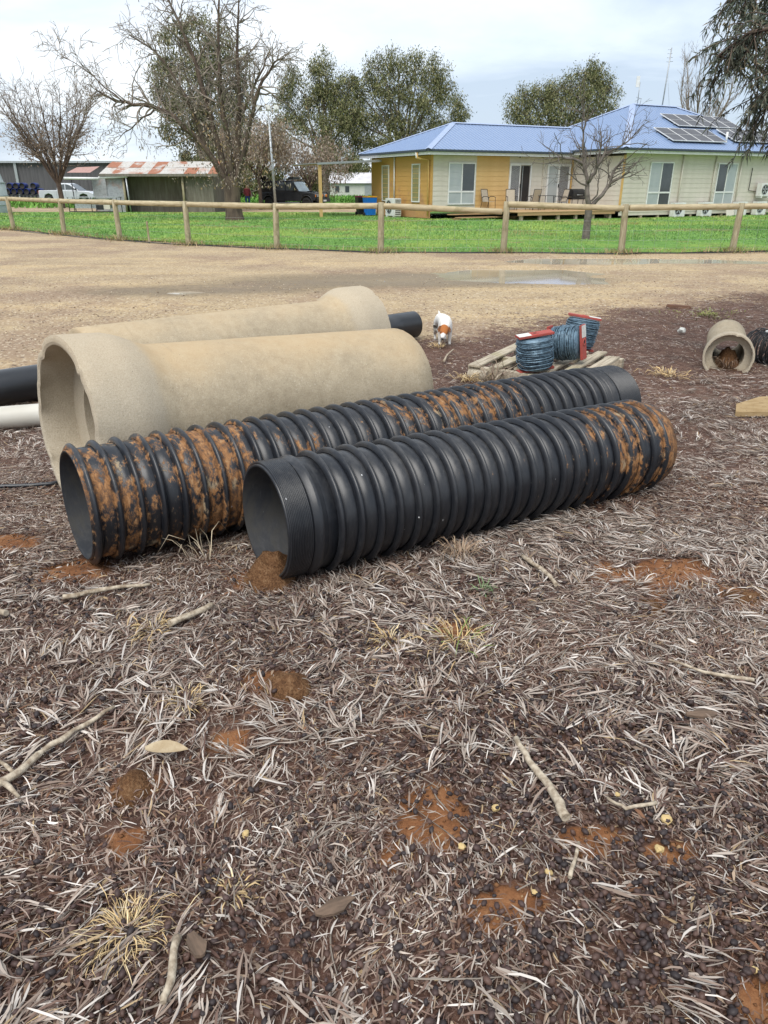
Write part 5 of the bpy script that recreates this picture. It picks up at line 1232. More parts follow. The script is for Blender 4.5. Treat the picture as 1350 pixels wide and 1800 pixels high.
# --- small bare fruit tree before the house
M['fruit_bark'] = pm('dark_fruit_tree_bark', (.17, .145, .125), (.095, .08, .07), 8, .95, .5, 30, world=True)
simple_bare('fruit_tree', (6.45, 25.0, gzs(6.45, 25)), 'small bare fruit tree forking low before the house', 5,
  [([(0, 0, 1.0), (-.12, 0, 1.45), (-.12, .05, 1.75), (-.28, .1, 2.2), (-.32, .1, 2.6)], .085, .04), ([(-.1, 0, 1.7), (.06, -.05, 1.95), (.2, -.1, 2.3), (.3, -.1, 2.7)], .07, .03),
   ([(.02, 0, .95), (.25, .05, 1.2), (.5, .1, 1.5), (.62, .1, 1.75), (.75, .15, 2.1), (.95, .1, 2.35)], .07, .03), ([(.55, .1, 1.6), (.85, 0, 1.8), (1.15, 0, 2.0)], .04, .015),
   ([(-.3, .1, 2.4), (-.36, .1, 2.9), (-.33, .1, 3.3), (-.55, .1, 3.9)], .04, .01), ([(-.3, .1, 2.2), (-.65, 0, 2.35), (-1.1, -.1, 2.4), (-1.5, -.1, 2.35)], .05, .012), ([(.3, -.1, 2.5), (.75, -.1, 2.7), (1.1, 0, 2.95), (1.4, 0, 3.3)], .035, .01),
   ([(.12, 0, 2.1), (.2, .1, 2.7), (.15, .2, 3.2)], .035, .01), ([(-.15, 0, 1.6), (-.5, -.1, 1.75), (-.8, -.1, 1.95)], .03, .01), ([(.05, 0, 1.15), (.2, -.1, 1.5), (.18, -.1, 1.8)], .03, .01)],
  ([(0, 0, -.05), (.0, 0, .1), (0, 0, .5), (.0, 0, 1.05)], [.15, .125, .115, .11]),
  dict(dens=[9.0, 3.6, 2.2], len=[1.2, .5, .25], ang=[(25, 65), (25, 60), (25, 60)], rad=[.02, .012, .008], seg=[6, 4, 3], wig=[.22, .2, .2], grav=[.07, .03, .0], rmin=.0058, **{'from': [.35, .15, .1]}), M['fruit_bark'])
# --- left rounded tree with withered leaves
fan = lambda n, r, z0, z1, seed, rad=.07: [([(0, 0, z0), (r * .35 * math.cos(a), r * .25 * math.sin(a), z0 + (z1 - z0) * .35), (r * .7 * math.cos(a), r * .6 * math.sin(a), z0 + (z1 - z0) * .7), (r * math.cos(a) * k, r * math.sin(a) * k, z0 + (z1 - z0) * h)], rad, .015) for a, k, h in [(2 * math.pi * i / n + (i * seed % 3) * .3, .75 + .25 * ((i * 7 + seed) % 4) / 3, .65 + .45 * ((i * 5 + seed) % 5) / 4) for i in range(n)]]
PALB = [(.28, .22, .17), (.21, .165, .125), (.36, .30, .24), (.25, .18, .12)]
simple_bare('withered_tree', (-24.9, 61.5, 0), 'rounded leafless tree with withered brown leaves before machinery shed', 8, fan(14, 3.7, 1.6, 7.9, 3, .09), ([(0, 0, -.1), (.05, 0, .8), (0, 0, 1.8)], [.24, .19, .17]),
  dict(dens=[3.4, 2.6, 2.6], len=[2.0, 1.0, .5], ang=[(20, 60), (20, 55), (20, 55)], rad=[.04, .024, .016], seg=[5, 4, 3], wig=[.12, .12, .12], grav=[.06, .03, .0], rmin=.013, **{'from': [.2, .1, .05]}), None, dict(n=7000, spread=.2, size=.17, aspect=.4, pal=PALB, zcap=5.0))
simple_bare('withered_tree', (-8.9, 57.2, 0), 'grey-brown drooping tree with slim trunk before the black car', 15, fan(10, 2.3, 2.0, 5.9, 5, .08), ([(0, 0, -.1), (.05, 0, 1.0), (0, 0, 2.2)], [.15, .13, .13]),
  dict(dens=[2.6, 2.4, 2.4], len=[1.7, .9, .45], ang=[(25, 70), (25, 60), (25, 60)], rad=[.04, .022, .014], seg=[5, 4, 3], wig=[.15, .15, .15], grav=[-.05, -.1, -.15], rmin=.011, **{'from': [.2, .1, .05]}), None, dict(n=9000, spread=.28, size=.2, aspect=.35, pal=PALB, droop=.9))
simple_bare('withered_tree', (-5.9, 64.0, 0), 'brown drooping leafless tree standing behind the black car', 19, fan(9, 2.2, 1.4, 4.3, 2, .07), ([(0, 0, -.1), (.05, 0, 1.0), (0, 0, 2.2)], [.17, .14, .13]),
  dict(dens=[2.4, 2.2, 2.0], len=[1.7, .9, .45], ang=[(25, 70), (25, 60), (25, 60)], rad=[.04, .022, .014], seg=[5, 4, 3], wig=[.15, .15, .15], grav=[-.05, -.1, -.15], rmin=.011, **{'from': [.2, .1, .05]}), None, dict(n=4500, spread=.3, size=.2, aspect=.35, pal=PALB, droop=.9))
simple_bare('bare_tree', (24.5, 64, 0), 'grey bare tree rising behind the right end of roof', 25, fan(9, 2.6, 3.0, 9.6, 4, .08), ([(0, 0, -.1), (.0, 0, 1.5), (0, 0, 3.2)], [.2, .17, .15]),
  dict(dens=[2.2, 2.2, 1.6], len=[1.9, 1.0, .5], ang=[(15, 40), (15, 40), (20, 45)], rad=[.035, .02, .012], seg=[5, 4, 3], wig=[.1, .1, .1], grav=[.12, .1, .05], rmin=.010, **{'from': [.2, .1, .05]}), M['twig_grey'])

# --- gum trees: limbs to foliage clumps, drooping leaves with gaps between the clumps
PALG = [(.12, .135, .055), (.17, .18, .08), (.22, .22, .11), (.085, .10, .045), (.27, .25, .13)]
def gum(base, label, seed, clumps, nleaf, size=.22, pal=PALG, trunk_h=3.0, trunk_r=.3, group='gum trees behind the house', name='gum_tree'):
    """clumps: (dx, dy, z, rx, rz)"""
    rg = np.random.default_rng(seed); base = np.array(base, float); root = empty(name, base, 0, label, 'tree', group); tm = TreeMesh()
    tm.tube(np.array([(0, 0, -.2), (.1, 0, trunk_h * .5), (0, 0, trunk_h)]), [trunk_r * 1.2, trunk_r, trunk_r * .85], 10)
    Cs = []; vol = np.array([c[3] ** 2 * c[4] for c in clumps]); vol = vol / vol.sum(); cc = []
    for (dx, dy, z, rx, rz), wv_ in zip(clumps, vol):
        e_ = np.array([dx, dy, z]); mid = np.array([dx * .35, dy * .35, trunk_h + (z - trunk_h) * .55]); P = np.array([(0, 0, trunk_h * .85), mid * .5 + np.array([0, 0, trunk_h * .45]), mid, e_ * .6 + mid * .4, e_]) + rg.normal(size=(5, 3)) * np.array([[0], [.1], [.15], [.15], [.1]])
        tm.tube(P, np.linspace(trunk_r * .55, .04, 5), 6)
        n = int(nleaf * wv_ * 1.8); nb = max(5, n // 80)
        # branchlets inside the clump, each with its own tuft
        u = rg.normal(size=(nb, 3)); u /= np.linalg.norm(u, axis=1)[:, None]; u *= rg.uniform(.25, 1.0, (nb, 1)) ** .5
        tc_ = e_ + u * np.array([rx, rx * .8, rz])
        for q in tc_[::3]: tm.tube(np.array([e_ + rg.normal(size=3) * .1, (e_ + q) / 2 + rg.normal(size=3) * .15, q]), [.045, .03, .012], 3)
        k = rg.integers(0, nb, n); sp_ = .16 + .10 * rx
        Cs.append(tc_[k] + rg.normal(size=(n, 3)) * np.array([sp_, sp_, sp_ * 1.15])); tone = rg.uniform(.8, 1.2, nb)[k]; cc.append(pick_cols(rg, n, pal) * tone[:, None])
    tm.build('trunk', M['bark_pale'], root)
    V, F, c = leaf_cards(rg, np.concatenate(Cs), size, .30, np.concatenate(cc), .75); mesh_np('crown', V, F, M['leafcol'], root, c)
def rcl(seed, n, x0, x1, z0, z1, r=(1.0, 1.6), depth=2.0, prof=None):
    rg = np.random.default_rng(seed); o = []
    for i in range(n):
        x = rg.uniform(x0, x1); z = rg.uniform(z0, z1)
        if prof and z > prof(x): z = prof(x) - rg.uniform(0, 1.2)
        q = rg.uniform(*r); o.append((x, rg.uniform(-depth, depth), z, q, q * rg.uniform(.8, 1.2)))
    return o
gum((-5.5, 75, 0), 'tall gum tree with narrow crown left of the house', 31, [(-.2, 0, 11.4, 1.0, 1.3), (.4, 0, 10.0, 1.5, 1.4), (-.6, .5, 8.4, 1.6, 1.3), (1.4, 0, 8.6, 1.4, 1.5), (-2.6, 0, 10.1, 1.2, 1.3), (-3.2, .5, 8.3, 1.3, 1.2), (1.0, -.5, 6.8, 1.6, 1.2), (-1.6, 0, 6.5, 1.4, 1.2), (2.2, 0, 6.0, 1.1, 1.2), (.7, -.6, 4.4, 1.5, 1.1), (2.0, -.3, 3.6, 1.4, 1.0), (-3.6, 0, 6.2, 1.2, 1.2), (.2, 0, 5.2, 1.3, 1.0), (2.4, 0, 9.6, 1.1, 1.1), (2.9, 0, 7.6, 1.1, 1.1)], 17000)
gum((1.9, 76, 0), 'broad gum tree rising behind the left wing roof', 37, [(-2.4, 0, 11.1, 1.3, 1.1), (-.8, 0, 11.4, 1.3, 1.2), (.9, .5, 11.2, 1.4, 1.2), (2.6, 0, 10.8, 1.4, 1.3), (3.6, 0, 9.4, 1.2, 1.3), (-3.3, 0, 9.3, 1.2, 1.3), (-1.4, -.5, 9.4, 1.5, 1.2), (.6, 0, 9.2, 1.4, 1.1), (2.2, -.5, 8.6, 1.5, 1.2), (-3.6, 0, 7.2, 1.3, 1.1), (-1.8, 0, 7.2, 1.5, 1.2), (.2, 0, 7.0, 1.5, 1.2), (2.6, 0, 6.6, 1.4, 1.1), (-3.0, 0, 5.2, 1.4, 1.0), (-1.0, -.4, 5.2, 1.4, 1.1), (1.4, -.3, 5.0, 1.5, 1.0), (3.8, 0, 6.0, 1.0, 1.0), (-4.6, 0, 9.4, 1.1, 1.1), (-4.9, 0, 7.4, 1.2, 1.1), (-4.7, 0, 5.4, 1.2, 1.0)], 21000)
gum((7.1, 80, 0), 'slim young gum tree at the right of the broad gum', 39, [(0, 0, 8.8, .7, 1.0), (.2, 0, 7.6, .9, .9), (-.4, 0, 6.7, .9, .8), (.5, 0, 6.0, .9, .8)], 2600, trunk_r=.15)
gum((16.5, 78, 0), 'rounded gum tree standing behind the blue roof valley', 41, [(-4.0, 0, 8.2, 1.4, 1.1), (-3.2, 0, 9.3, 1.2, .9), (-1.8, 0, 8.8, 1.5, 1.2), (-.4, 0, 9.6, 1.3, 1.0), (1.0, 0, 9.9, 1.4, 1.1), (2.2, 0, 11.0, 1.3, 1.0), (3.4, .4, 10.6, 1.2, 1.1), (4.4, 0, 9.8, 1.1, 1.1), (2.4, -.5, 9.0, 1.5, 1.0), (4.2, 0, 8.3, 1.2, .9), (0, -.5, 8.0, 1.6, .9), (-3.0, -.5, 7.2, 1.5, .9), (2.6, 0, 7.3, 1.5, .9), (-.6, 0, 6.6, 1.6, .8)], 15000)
gum((-13.1, 60, 0), 'dense dark gum tree directly behind the half-bare tree', 43, [(.2, 0, 11.2, 1.5, 1.2), (-1.2, 0, 10.6, 1.4, 1.2), (1.6, 0, 10.6, 1.3, 1.3), (-2.4, 0, 9.0, 1.3, 1.3), (-.8, -.3, 9.0, 1.6, 1.3), (1.0, 0, 9.0, 1.5, 1.3), (2.7, 0, 8.9, 1.2, 1.3), (-2.6, 0, 7.0, 1.3, 1.3), (-1.0, -.3, 7.0, 1.6, 1.3), (.8, 0, 6.8, 1.6, 1.3), (2.6, 0, 6.8, 1.3, 1.3), (-1.6, 0, 5.2, 1.4, 1.1), (.2, 0, 5.0, 1.5, 1.1), (1.9, 0, 4.8, 1.4, 1.1), (-.5, 0, 3.6, 1.3, .9), (1.6, 0, 3.4, 1.4, .9)], 13500, .24, [(.15, .165, .085), (.19, .195, .105), (.23, .22, .13), (.26, .235, .15), (.11, .12, .065)], group=None)
gum((-46, 205, 0), 'low far gum tree above the farm shed roof, left', 51, [(-3, 0, 7.6, 2.2, 1.5), (0, 0, 8.4, 2.4, 1.6), (3, 0, 7.4, 2.2, 1.5), (-5, 0, 5.5, 2.2, 1.5), (5, 0, 5.3, 2.4, 1.5), (0, 0, 5.5, 3, 1.5)], 2600, .75, group='far trees on the horizon', trunk_r=.35)
gum((-36, 205, 0), 'low far gum tree above the farm shed roof, right', 52, [(-2, 0, 6.4, 2.2, 1.5), (1, 0, 7.4, 2.4, 1.6), (3, 0, 6.0, 2.0, 1.3), (0, 0, 4.4, 3, 1.4)], 2000, .75, group='far trees on the horizon', trunk_r=.35)
# leafy undergrowth far behind, seen between trunks and under the carport
for i, (x, y, w_, h, lb) in enumerate([(-16, 96, 5, 3.6, 'leafy hedge far behind the farm shed'), (-5.2, 128, 6.5, 4.4, 'olive hedge behind the white farm building, left'), (4, 132, 7, 4.6, 'olive hedge behind the white farm building, right'), (-26, 130, 8, 4.0, 'distant hedge left of the farm shed'), (-12, 140, 7, 5, 'distant hedge behind the black car')]):
    gum((x, y, 0), lb, 70 + i, rcl(70 + i, 14, -w_, w_, .6, h, (1.0, 1.8), 1.5), 3400, .5, [(.07, .085, .03), (.11, .12, .045), (.15, .14, .06), (.09, .08, .04)], 1.0, .12, 'hedges in the distance', 'hedge')
# --- tree at the right, out of frame; its drooping limb hangs into view
def hanging_tree():
    rg = np.random.default_rng(61); base = np.array([6.0, 7.9, 0.]); root = empty('drooping_tree', (6.0, 7.9, gzs(6.0, 7.9)), 0, 'dark narrow-leaved tree limb hanging in from the right edge', 'tree')
    tm = TreeMesh(); tm.tube(np.array([(0, 0, -.1), (.05, 0, .8), (-.05, 0, 1.8), (-.1, 0, 2.8), (-.1, .1, 4.2)]), [.26, .2, .18, .16, .1], 12); leaves = []; cols = []
    def W2(*p): return np.array(p, float) - base
    sprays = []
    main = [[(6.0, 7.9, 2.4), (5.2, 7.6, 3.2), (4.3, 7.3, 3.4), (3.7, 7.1, 3.15), (3.1, 7.0, 2.85), (2.7, 6.95, 2.65)], [(6.0, 7.9, 2.2), (5.0, 7.6, 2.8), (4.2, 7.3, 2.85), (3.7, 7.1, 2.75), (3.35, 7.0, 2.55), (3.1, 7.0, 2.36)], [(6.0, 7.9, 3.0), (5.0, 7.8, 3.7), (4.0, 7.6, 3.8), (3.4, 7.5, 3.5), (3.05, 7.4, 3.2)],
            [(6.0, 7.9, 2.4), (5.2, 7.5, 2.7), (4.4, 7.2, 2.8), (3.8, 7.0, 2.6), (3.45, 6.9, 2.34)], [(6.0, 7.9, 2.2), (5.2, 7.6, 2.4), (4.5, 7.3, 2.55), (3.9, 7.1, 2.35)], [(6.0, 7.9, 2.6), (5.0, 7.4, 3.2), (4.2, 7.1, 3.1), (3.6, 6.9, 2.8), (3.2, 6.8, 2.5)], [(6.0, 7.9, 3.2), (5.8, 8.6, 4.2), (5.2, 9.2, 4.7)], [(6.0, 7.9, 3.0), (6.9, 8.1, 3.9), (7.6, 8.3, 3.9)], [(6.0, 7.9, 3.0), (6.4, 7.2, 3.9), (6.6, 6.6, 3.7)]]
    for pts in main:
        P = np.array([W2(*p) for p in pts]); P = np.concatenate([P[:1]] + [np.array([P[i] * .5 + P[i + 1] * .5 + rg.normal(size=3) * .05, P[i + 1]]) for i in range(len(P) - 1)]); Rd = np.linspace(.05, .008, len(P)); tm.tube(P, Rd, 6)
        L = np.linalg.norm(np.diff(P, axis=0), axis=1).sum()
        for _ in range(int(L * 24)):
            q = rg.uniform(.42, 1) * (len(P) - 1); i = min(int(q), len(P) - 2); p = P[i] + (P[i + 1] - P[i]) * (q - i)
            d = unit(unit(P[i + 1] - P[i]) * .5 + rg.normal(size=3) * .6 + np.array([0, 0, -.35])); PP, RR = limb(rg, p, d, rg.uniform(.25, .6), .007, .002, 6, .12, -.16); tm.tube(PP, RR, 3)
            for _k in range(int(rg.uniform(30, 52))):
                s_ = rg.uniform(.1, 1) * 6; j = min(int(s_), 5); leaves.append((PP[j] + (PP[j + 1] - PP[j]) * (s_ - j), unit(PP[j + 1] - PP[j])))
    B = np.array([a for a, b in leaves]); T = np.array([b for a, b in leaves]); n = len(B)
    D = T * .55 + rg.normal(size=(n, 3)) * .5; D[:, 2] -= .35; D /= np.linalg.norm(D, axis=1)[:, None]; S = np.cross(D, rg.normal(size=(n, 3))); S /= np.linalg.norm(S, axis=1)[:, None]
    L = rg.uniform(.045, .095, n)[:, None]; Wd = rg.uniform(.004, .007, n)[:, None]; dn = np.array([[0, 0, -1.]])
    V = np.stack([B, B + D * L * .4 + S * Wd, B + D * L + dn * L * .18, B + D * L * .4 - S * Wd], 1).reshape(-1, 3); F = np.arange(n)[:, None] * 4 + np.array([[0, 1, 2, 3]])
    c = np.repeat(pick_cols(rg, n, [(.055, .07, .05), (.08, .095, .068), (.11, .12, .085), (.15, .15, .11), (.17, .14, .09)], [.3, .3, .2, .12, .08]), 4, 0)
    tm.build('trunk', M['bark_grey'], root); mesh_np('foliage', V, F, M['leafcol'], root, c)
hanging_tree()
gum((16.6, 27.5, 0), 'olive leafy tree hanging in at the upper right behind foliage', 63, [(-5.6, 0, 6.6, .5, .45), (-4.9, 0, 6.3, .6, .5), (-4.2, 0, 6.9, .8, .7), (-5.0, 0, 5.3, .5, .45), (-4.3, 0, 5.6, .7, .6), (-3.4, 0, 6.2, .8, .8), (-3.9, 0, 4.7, .6, .5), (-3.0, 0, 5.1, .8, .7), (-2.4, 0, 6.6, 1.0, .9), (-1.6, 0, 5.6, 1.0, .9), (-.6, 0, 7.2, 1.2, 1.1), (1.0, 0, 6.6, 1.3, 1.1)], 6500, .14, [(.10, .10, .05), (.14, .13, .07), (.19, .16, .09), (.07, .075, .04)], group=None, trunk_r=.18)
# green shrub beside the air conditioners at the right edge
gum((24.9, 47.0, 0), 'small bright green shrub beside the wall unit, right edge', 66, [(0, 0, 1.1, .5, .5), (.4, 0, 1.6, .5, .4), (-.3, 0, .6, .5, .4), (.4, 0, .5, .6, .4)], 1500, .12, [(.07, .14, .03), (.10, .19, .05)], .4, .04, None, 'shrub')

# ================================================================== DOG AND PERSON (skinned skeletons)
def skin_body(name, verts, edges, radii, mat, parent, sub=2, root_i=0):
    me = bpy.data.meshes.new(name); bm = bmesh.new(); lay = bm.verts.layers.skin.verify()
    vv = [bm.verts.new(p) for p in verts]
    for i, r in enumerate(radii): vv[i][lay].radius = r if hasattr(r, '__len__') else (r, r); vv[i][lay].use_root = (i == root_i)
    for a, b in edges: bm.edges.new((vv[a], vv[b]))
    bm.to_mesh(me); bm.free(); me.materials.append(mat)
    o = link(bpy.data.objects.new(name, me), parent)
    o.modifiers.new('skin', 'SKIN').use_smooth_shade = True
    s_ = o.modifiers.new('sub', 'SUBSURF'); s_.levels = sub; s_.render_levels = sub; return o
# local frame: dog looks along -y, x to its left
dog = empty('dog', (.70, 8.66, gzs(.7, 8.66) + .004), R(6), 'white terrier with tan head sniffing the ground by black pipe', 'dog')
dv = [(0, .26, .285), (0, .12, .30), (0, -.02, .295), (0, -.10, .275), (-.02, -.17, .25), (-.045, -.235, .222), (-.06, -.275, .19), (-.075, -.315, .155), (-.082, -.335, .138),      # 0-8 spine, neck, head, muzzle
      (0, .315, .31), (-.01, .345, .345), (-.02, .355, .375),                                                             # 9-11 tail
      (.058, -.07, .19), (.06, -.075, .105), (.058, -.08, .03), (.058, -.105, .012),                                   # 12-15 front leg
      (-.062, -.05, .19), (-.066, -.065, .105), (-.066, -.07, .03), (-.066, -.095, .012),                              # 16-19
      (.062, .26, .20), (.066, .215, .135), (.066, .285, .085), (.066, .28, .025), (.066, .255, .012),                 # 20-24 hind leg
      (-.062, .28, .20), (-.066, .235, .135), (-.066, .305, .085), (-.066, .30, .025), (-.066, .275, .012)]            # 25-29
de = [(0, 1), (1, 2), (2, 3), (3, 4), (4, 5), (5, 6), (6, 7), (7, 8), (0, 9), (9, 10), (10, 11), (3, 12), (12, 13), (13, 14), (14, 15), (3, 16), (16, 17), (17, 18), (18, 19), (0, 20), (20, 21), (21, 22), (22, 23), (23, 24), (0, 25), (25, 26), (26, 27), (27, 28), (28, 29)]
dr = [(.085, .082), (.088, .082), (.095, .098), (.088, .095), (.062, .066), (.062, .060), (.052, .048), (.030, .028), (.020, .018), .026, .014, .009, .038, .024, .018, .020, .038, .024, .018, .020, .046, .034, .021, .017, .020, .046, .034, .021, .017, .020]
t = NT('white_and_tan_coat'); p = t.obj(dog); nz = t.noise(p, 25, 3)
def dist(pt, r0, r1):
    v = t.n('ShaderNodeVectorMath', operation='DISTANCE'); t.put(v.inputs[0], p); v.inputs[1].default_value = pt; return t.math('SUBTRACT', 1.0, t.step(t.math('ADD', v.outputs['Value'], t.math('MULTIPLY', t.math('SUBTRACT', nz, .5), .02)), r0, r1))
head = dist((-.052, -.25, .225), .070, .080); blaze = t.math('MAXIMUM', dist((-.072, -.318, .185), .018, .026), dist((-.078, -.33, .145), .026, .032))
coat = t.mix(head, t.mix(t.step(nz, .35, .65), (.78, .76, .72), (.66, .63, .58)), t.mix(nz, (.42, .16, .05), (.34, .115, .035))); coat = t.mix(blaze, coat, (.76, .73, .69))
M['dog'] = t.fin(coat, .85, t.bump(t.noise(t.map(p, (1, .4, 1)), 160, 2), .4, .004), None, .15)
dog.scale = (.9, .9, .9)
body = skin_body('body', dv, de, dr, M['dog'], dog, 2, 1)
M['ear'] = pm('brown_ear', (.13, .055, .022), (.20, .08, .03), 20, .85); M['nose'] = pm('black_nose', (.02, .018, .018), (.03, .025, .025), 20, .35)
for s_ in (-1, 1):
    c0 = Vector((-.045 + s_ * .045, -.225, .268)); m = MB()
    m.add([c0 + Vector((-.02, .012, 0)), c0 + Vector((.02, .012, 0)), c0 + Vector((s_ * .022 + .020, -.012, -.035)), c0 + Vector((s_ * .026, -.03, -.075)), c0 + Vector((s_ * .022 - .020, -.014, -.035)), c0 + Vector((0, .010, .008)), c0 + Vector((s_ * .030, -.012, -.03))], [(0, 5, 6, 4), (5, 1, 2, 6), (4, 6, 3), (6, 2, 3), (0, 4, 2, 1)], True); m.build('ear', M['ear'], dog)
    MB().ball((-.064 + s_ * .030, -.292, .212), .0075, 8, 6).build('eye', M['nose'], dog)
MB().ball((-.086, -.352, .136), (.014, .012, .011), 10, 6).build('nose', M['nose'], dog)
# person by the rear of the black car, seen from behind
t = NT('red_top_and_blue_jeans'); z = t.xyz(t.obj())[2]; pn = t.noise(t.obj(), 9, 3)
pc = t.mix(t.step(z, .90, .92), (.03, .06, .16), t.mix(pn, (.22, .05, .055), (.15, .03, .04))); pc = t.mix(t.step(z, 1.40, 1.42), pc, (.48, .27, .19)); pc = t.mix(t.step(z, 1.60, 1.62), pc, (.08, .05, .035))
M['person'] = t.fin(pc, .85, None, None, .15)
per = empty('person', (-9.85, 57.6, 0), R(12), 'person in red top and blue jeans standing behind the black car', 'person')
pv = [(0, 0, .93), (0, -.01, 1.12), (0, 0, 1.34), (0, .0, 1.45), (0, -.02, 1.53), (0, -.03, 1.62), (.1, 0, .85), (.11, -.01, .48), (.11, .02, .09), (.11, -.10, .04), (-.1, 0, .85), (-.12, -.02, .48), (-.12, .02, .09), (-.12, -.10, .04), (.17, 0, 1.37), (.23, -.02, 1.12), (.22, -.18, .98), (.2, -.26, .98), (-.17, 0, 1.37), (-.23, -.02, 1.12), (-.22, -.2, 1.02), (-.2, -.28, 1.02)]
pe = [(0, 1), (1, 2), (2, 3), (3, 4), (4, 5), (0, 6), (6, 7), (7, 8), (8, 9), (0, 10), (10, 11), (11, 12), (12, 13), (2, 14), (14, 15), (15, 16), (16, 17), (2, 18), (18, 19), (19, 20), (20, 21)]
skin_body('body', pv, pe, [(.16, .12), (.14, .11), (.17, .11), .055, .075, .085, .085, .06, .042, .04, .085, .06, .042, .04, .055, .042, .032, .03, .055, .042, .032, .03], M['person'], per, 1, 0)

# ================================================================== LITTER, GRASS, GRAVEL (uncountable)
def scatter(n, x0, x1, y0, y1, dens, rg):
    x = rg.uniform(x0, x1, n); y = rg.uniform(y0, y1, n); k = rg.random(n) < dens(x, y); return x[k], y[k]
PIPES = [((-.519, 2.89), (1.537, 4.167), .12), ((-1.38, 3.01), (1.64, 5.16), .12), ((-1.715, 3.815), (.086, 5.36), .30), ((-.225, 7.53), (-2.34, 5.65), .26), ((3.40, 7.24), (3.82, 8.28), .16)]
def off_pipes(x, y):
    ok = np.ones(len(x), bool)
    for (a, b, w_) in PIPES:
        ax, ay = b[0] - a[0], b[1] - a[1]; L = math.hypot(ax, ay); ux, uy = ax / L, ay / L
        s_ = (x - a[0]) * ux + (y - a[1]) * uy; d = np.abs((x - a[0]) * -uy + (y - a[1]) * ux); ok &= ~((s_ > .1) & (s_ < L) & (d < w_))
    return ok
def in_view(x, y, pad=1.5):
    # full cover where the photograph looks, thinner to the sides
    edge = np.abs(x) - (.56 * y + .32); return (edge < pad) & (np.random.default_rng(len(x)).random(len(x)) < np.where(edge < .25, 1, .5))
def blades(rg, x, y, z, ang, tilt, L, Wd, curl, cols, seg=3):
    """flat curved blades lying on the ground: seg+1 cross sections, pointed tip"""
    n = len(x); q = np.linspace(0, 1, seg + 1)
    pa = ang[:, None] + curl[:, None] * (q[None] - .3); st = L[:, None] / seg
    dx = np.cumsum(np.cos(pa) * st, 1) - np.cos(pa[:, :1]) * st; dy = np.cumsum(np.sin(pa) * st, 1) - np.sin(pa[:, :1]) * st
    rise = np.sin(tilt)[:, None] * L[:, None] * np.sin(q[None] * np.pi * rg.uniform(.45, .95, (n, 1)))
    cx = x[:, None] + dx; cy = y[:, None] + dy; cz = z[:, None] + rise
    wq = np.array([.45] + [1.0] * (seg - 1) + [0.0])[None] * Wd[:, None]; nx_, ny_ = -np.sin(pa), np.cos(pa); roll = rg.normal(0, .35, (n, 1))
    A = np.stack([cx + nx_ * wq, cy + ny_ * wq, cz + roll * wq], -1); B = np.stack([cx - nx_ * wq, cy - ny_ * wq, cz - roll * wq], -1)
    V = np.concatenate([A, B[:, :-1]], 1); m = 2 * seg + 1; b = (np.arange(n) * m)[:, None]
    F = []
    for i in range(seg - 1):
        F.append(np.stack([b[:, 0] + i, b[:, 0] + i + 1, b[:, 0] + seg + 1 + i + 1, b[:, 0] + seg + 1 + i], -1))
    Fq = np.concatenate(F) if F else np.zeros((0, 4), int)
    Ft = np.stack([b[:, 0] + seg - 1, b[:, 0] + seg, b[:, 0] + seg + 1 + seg - 1], -1)
    F = np.concatenate([np.stack([Fq[:, 0], Fq[:, 1], Fq[:, 2]], -1), np.stack([Fq[:, 0], Fq[:, 2], Fq[:, 3]], -1), Ft])
    return V.reshape(-1, 3), F, np.repeat(cols, m, 0)
PALL = [(.385, .325, .275), (.265, .20, .16), (.17, .112, .088), (.54, .49, .44), (.10, .06, .048), (.37, .27, .16)]
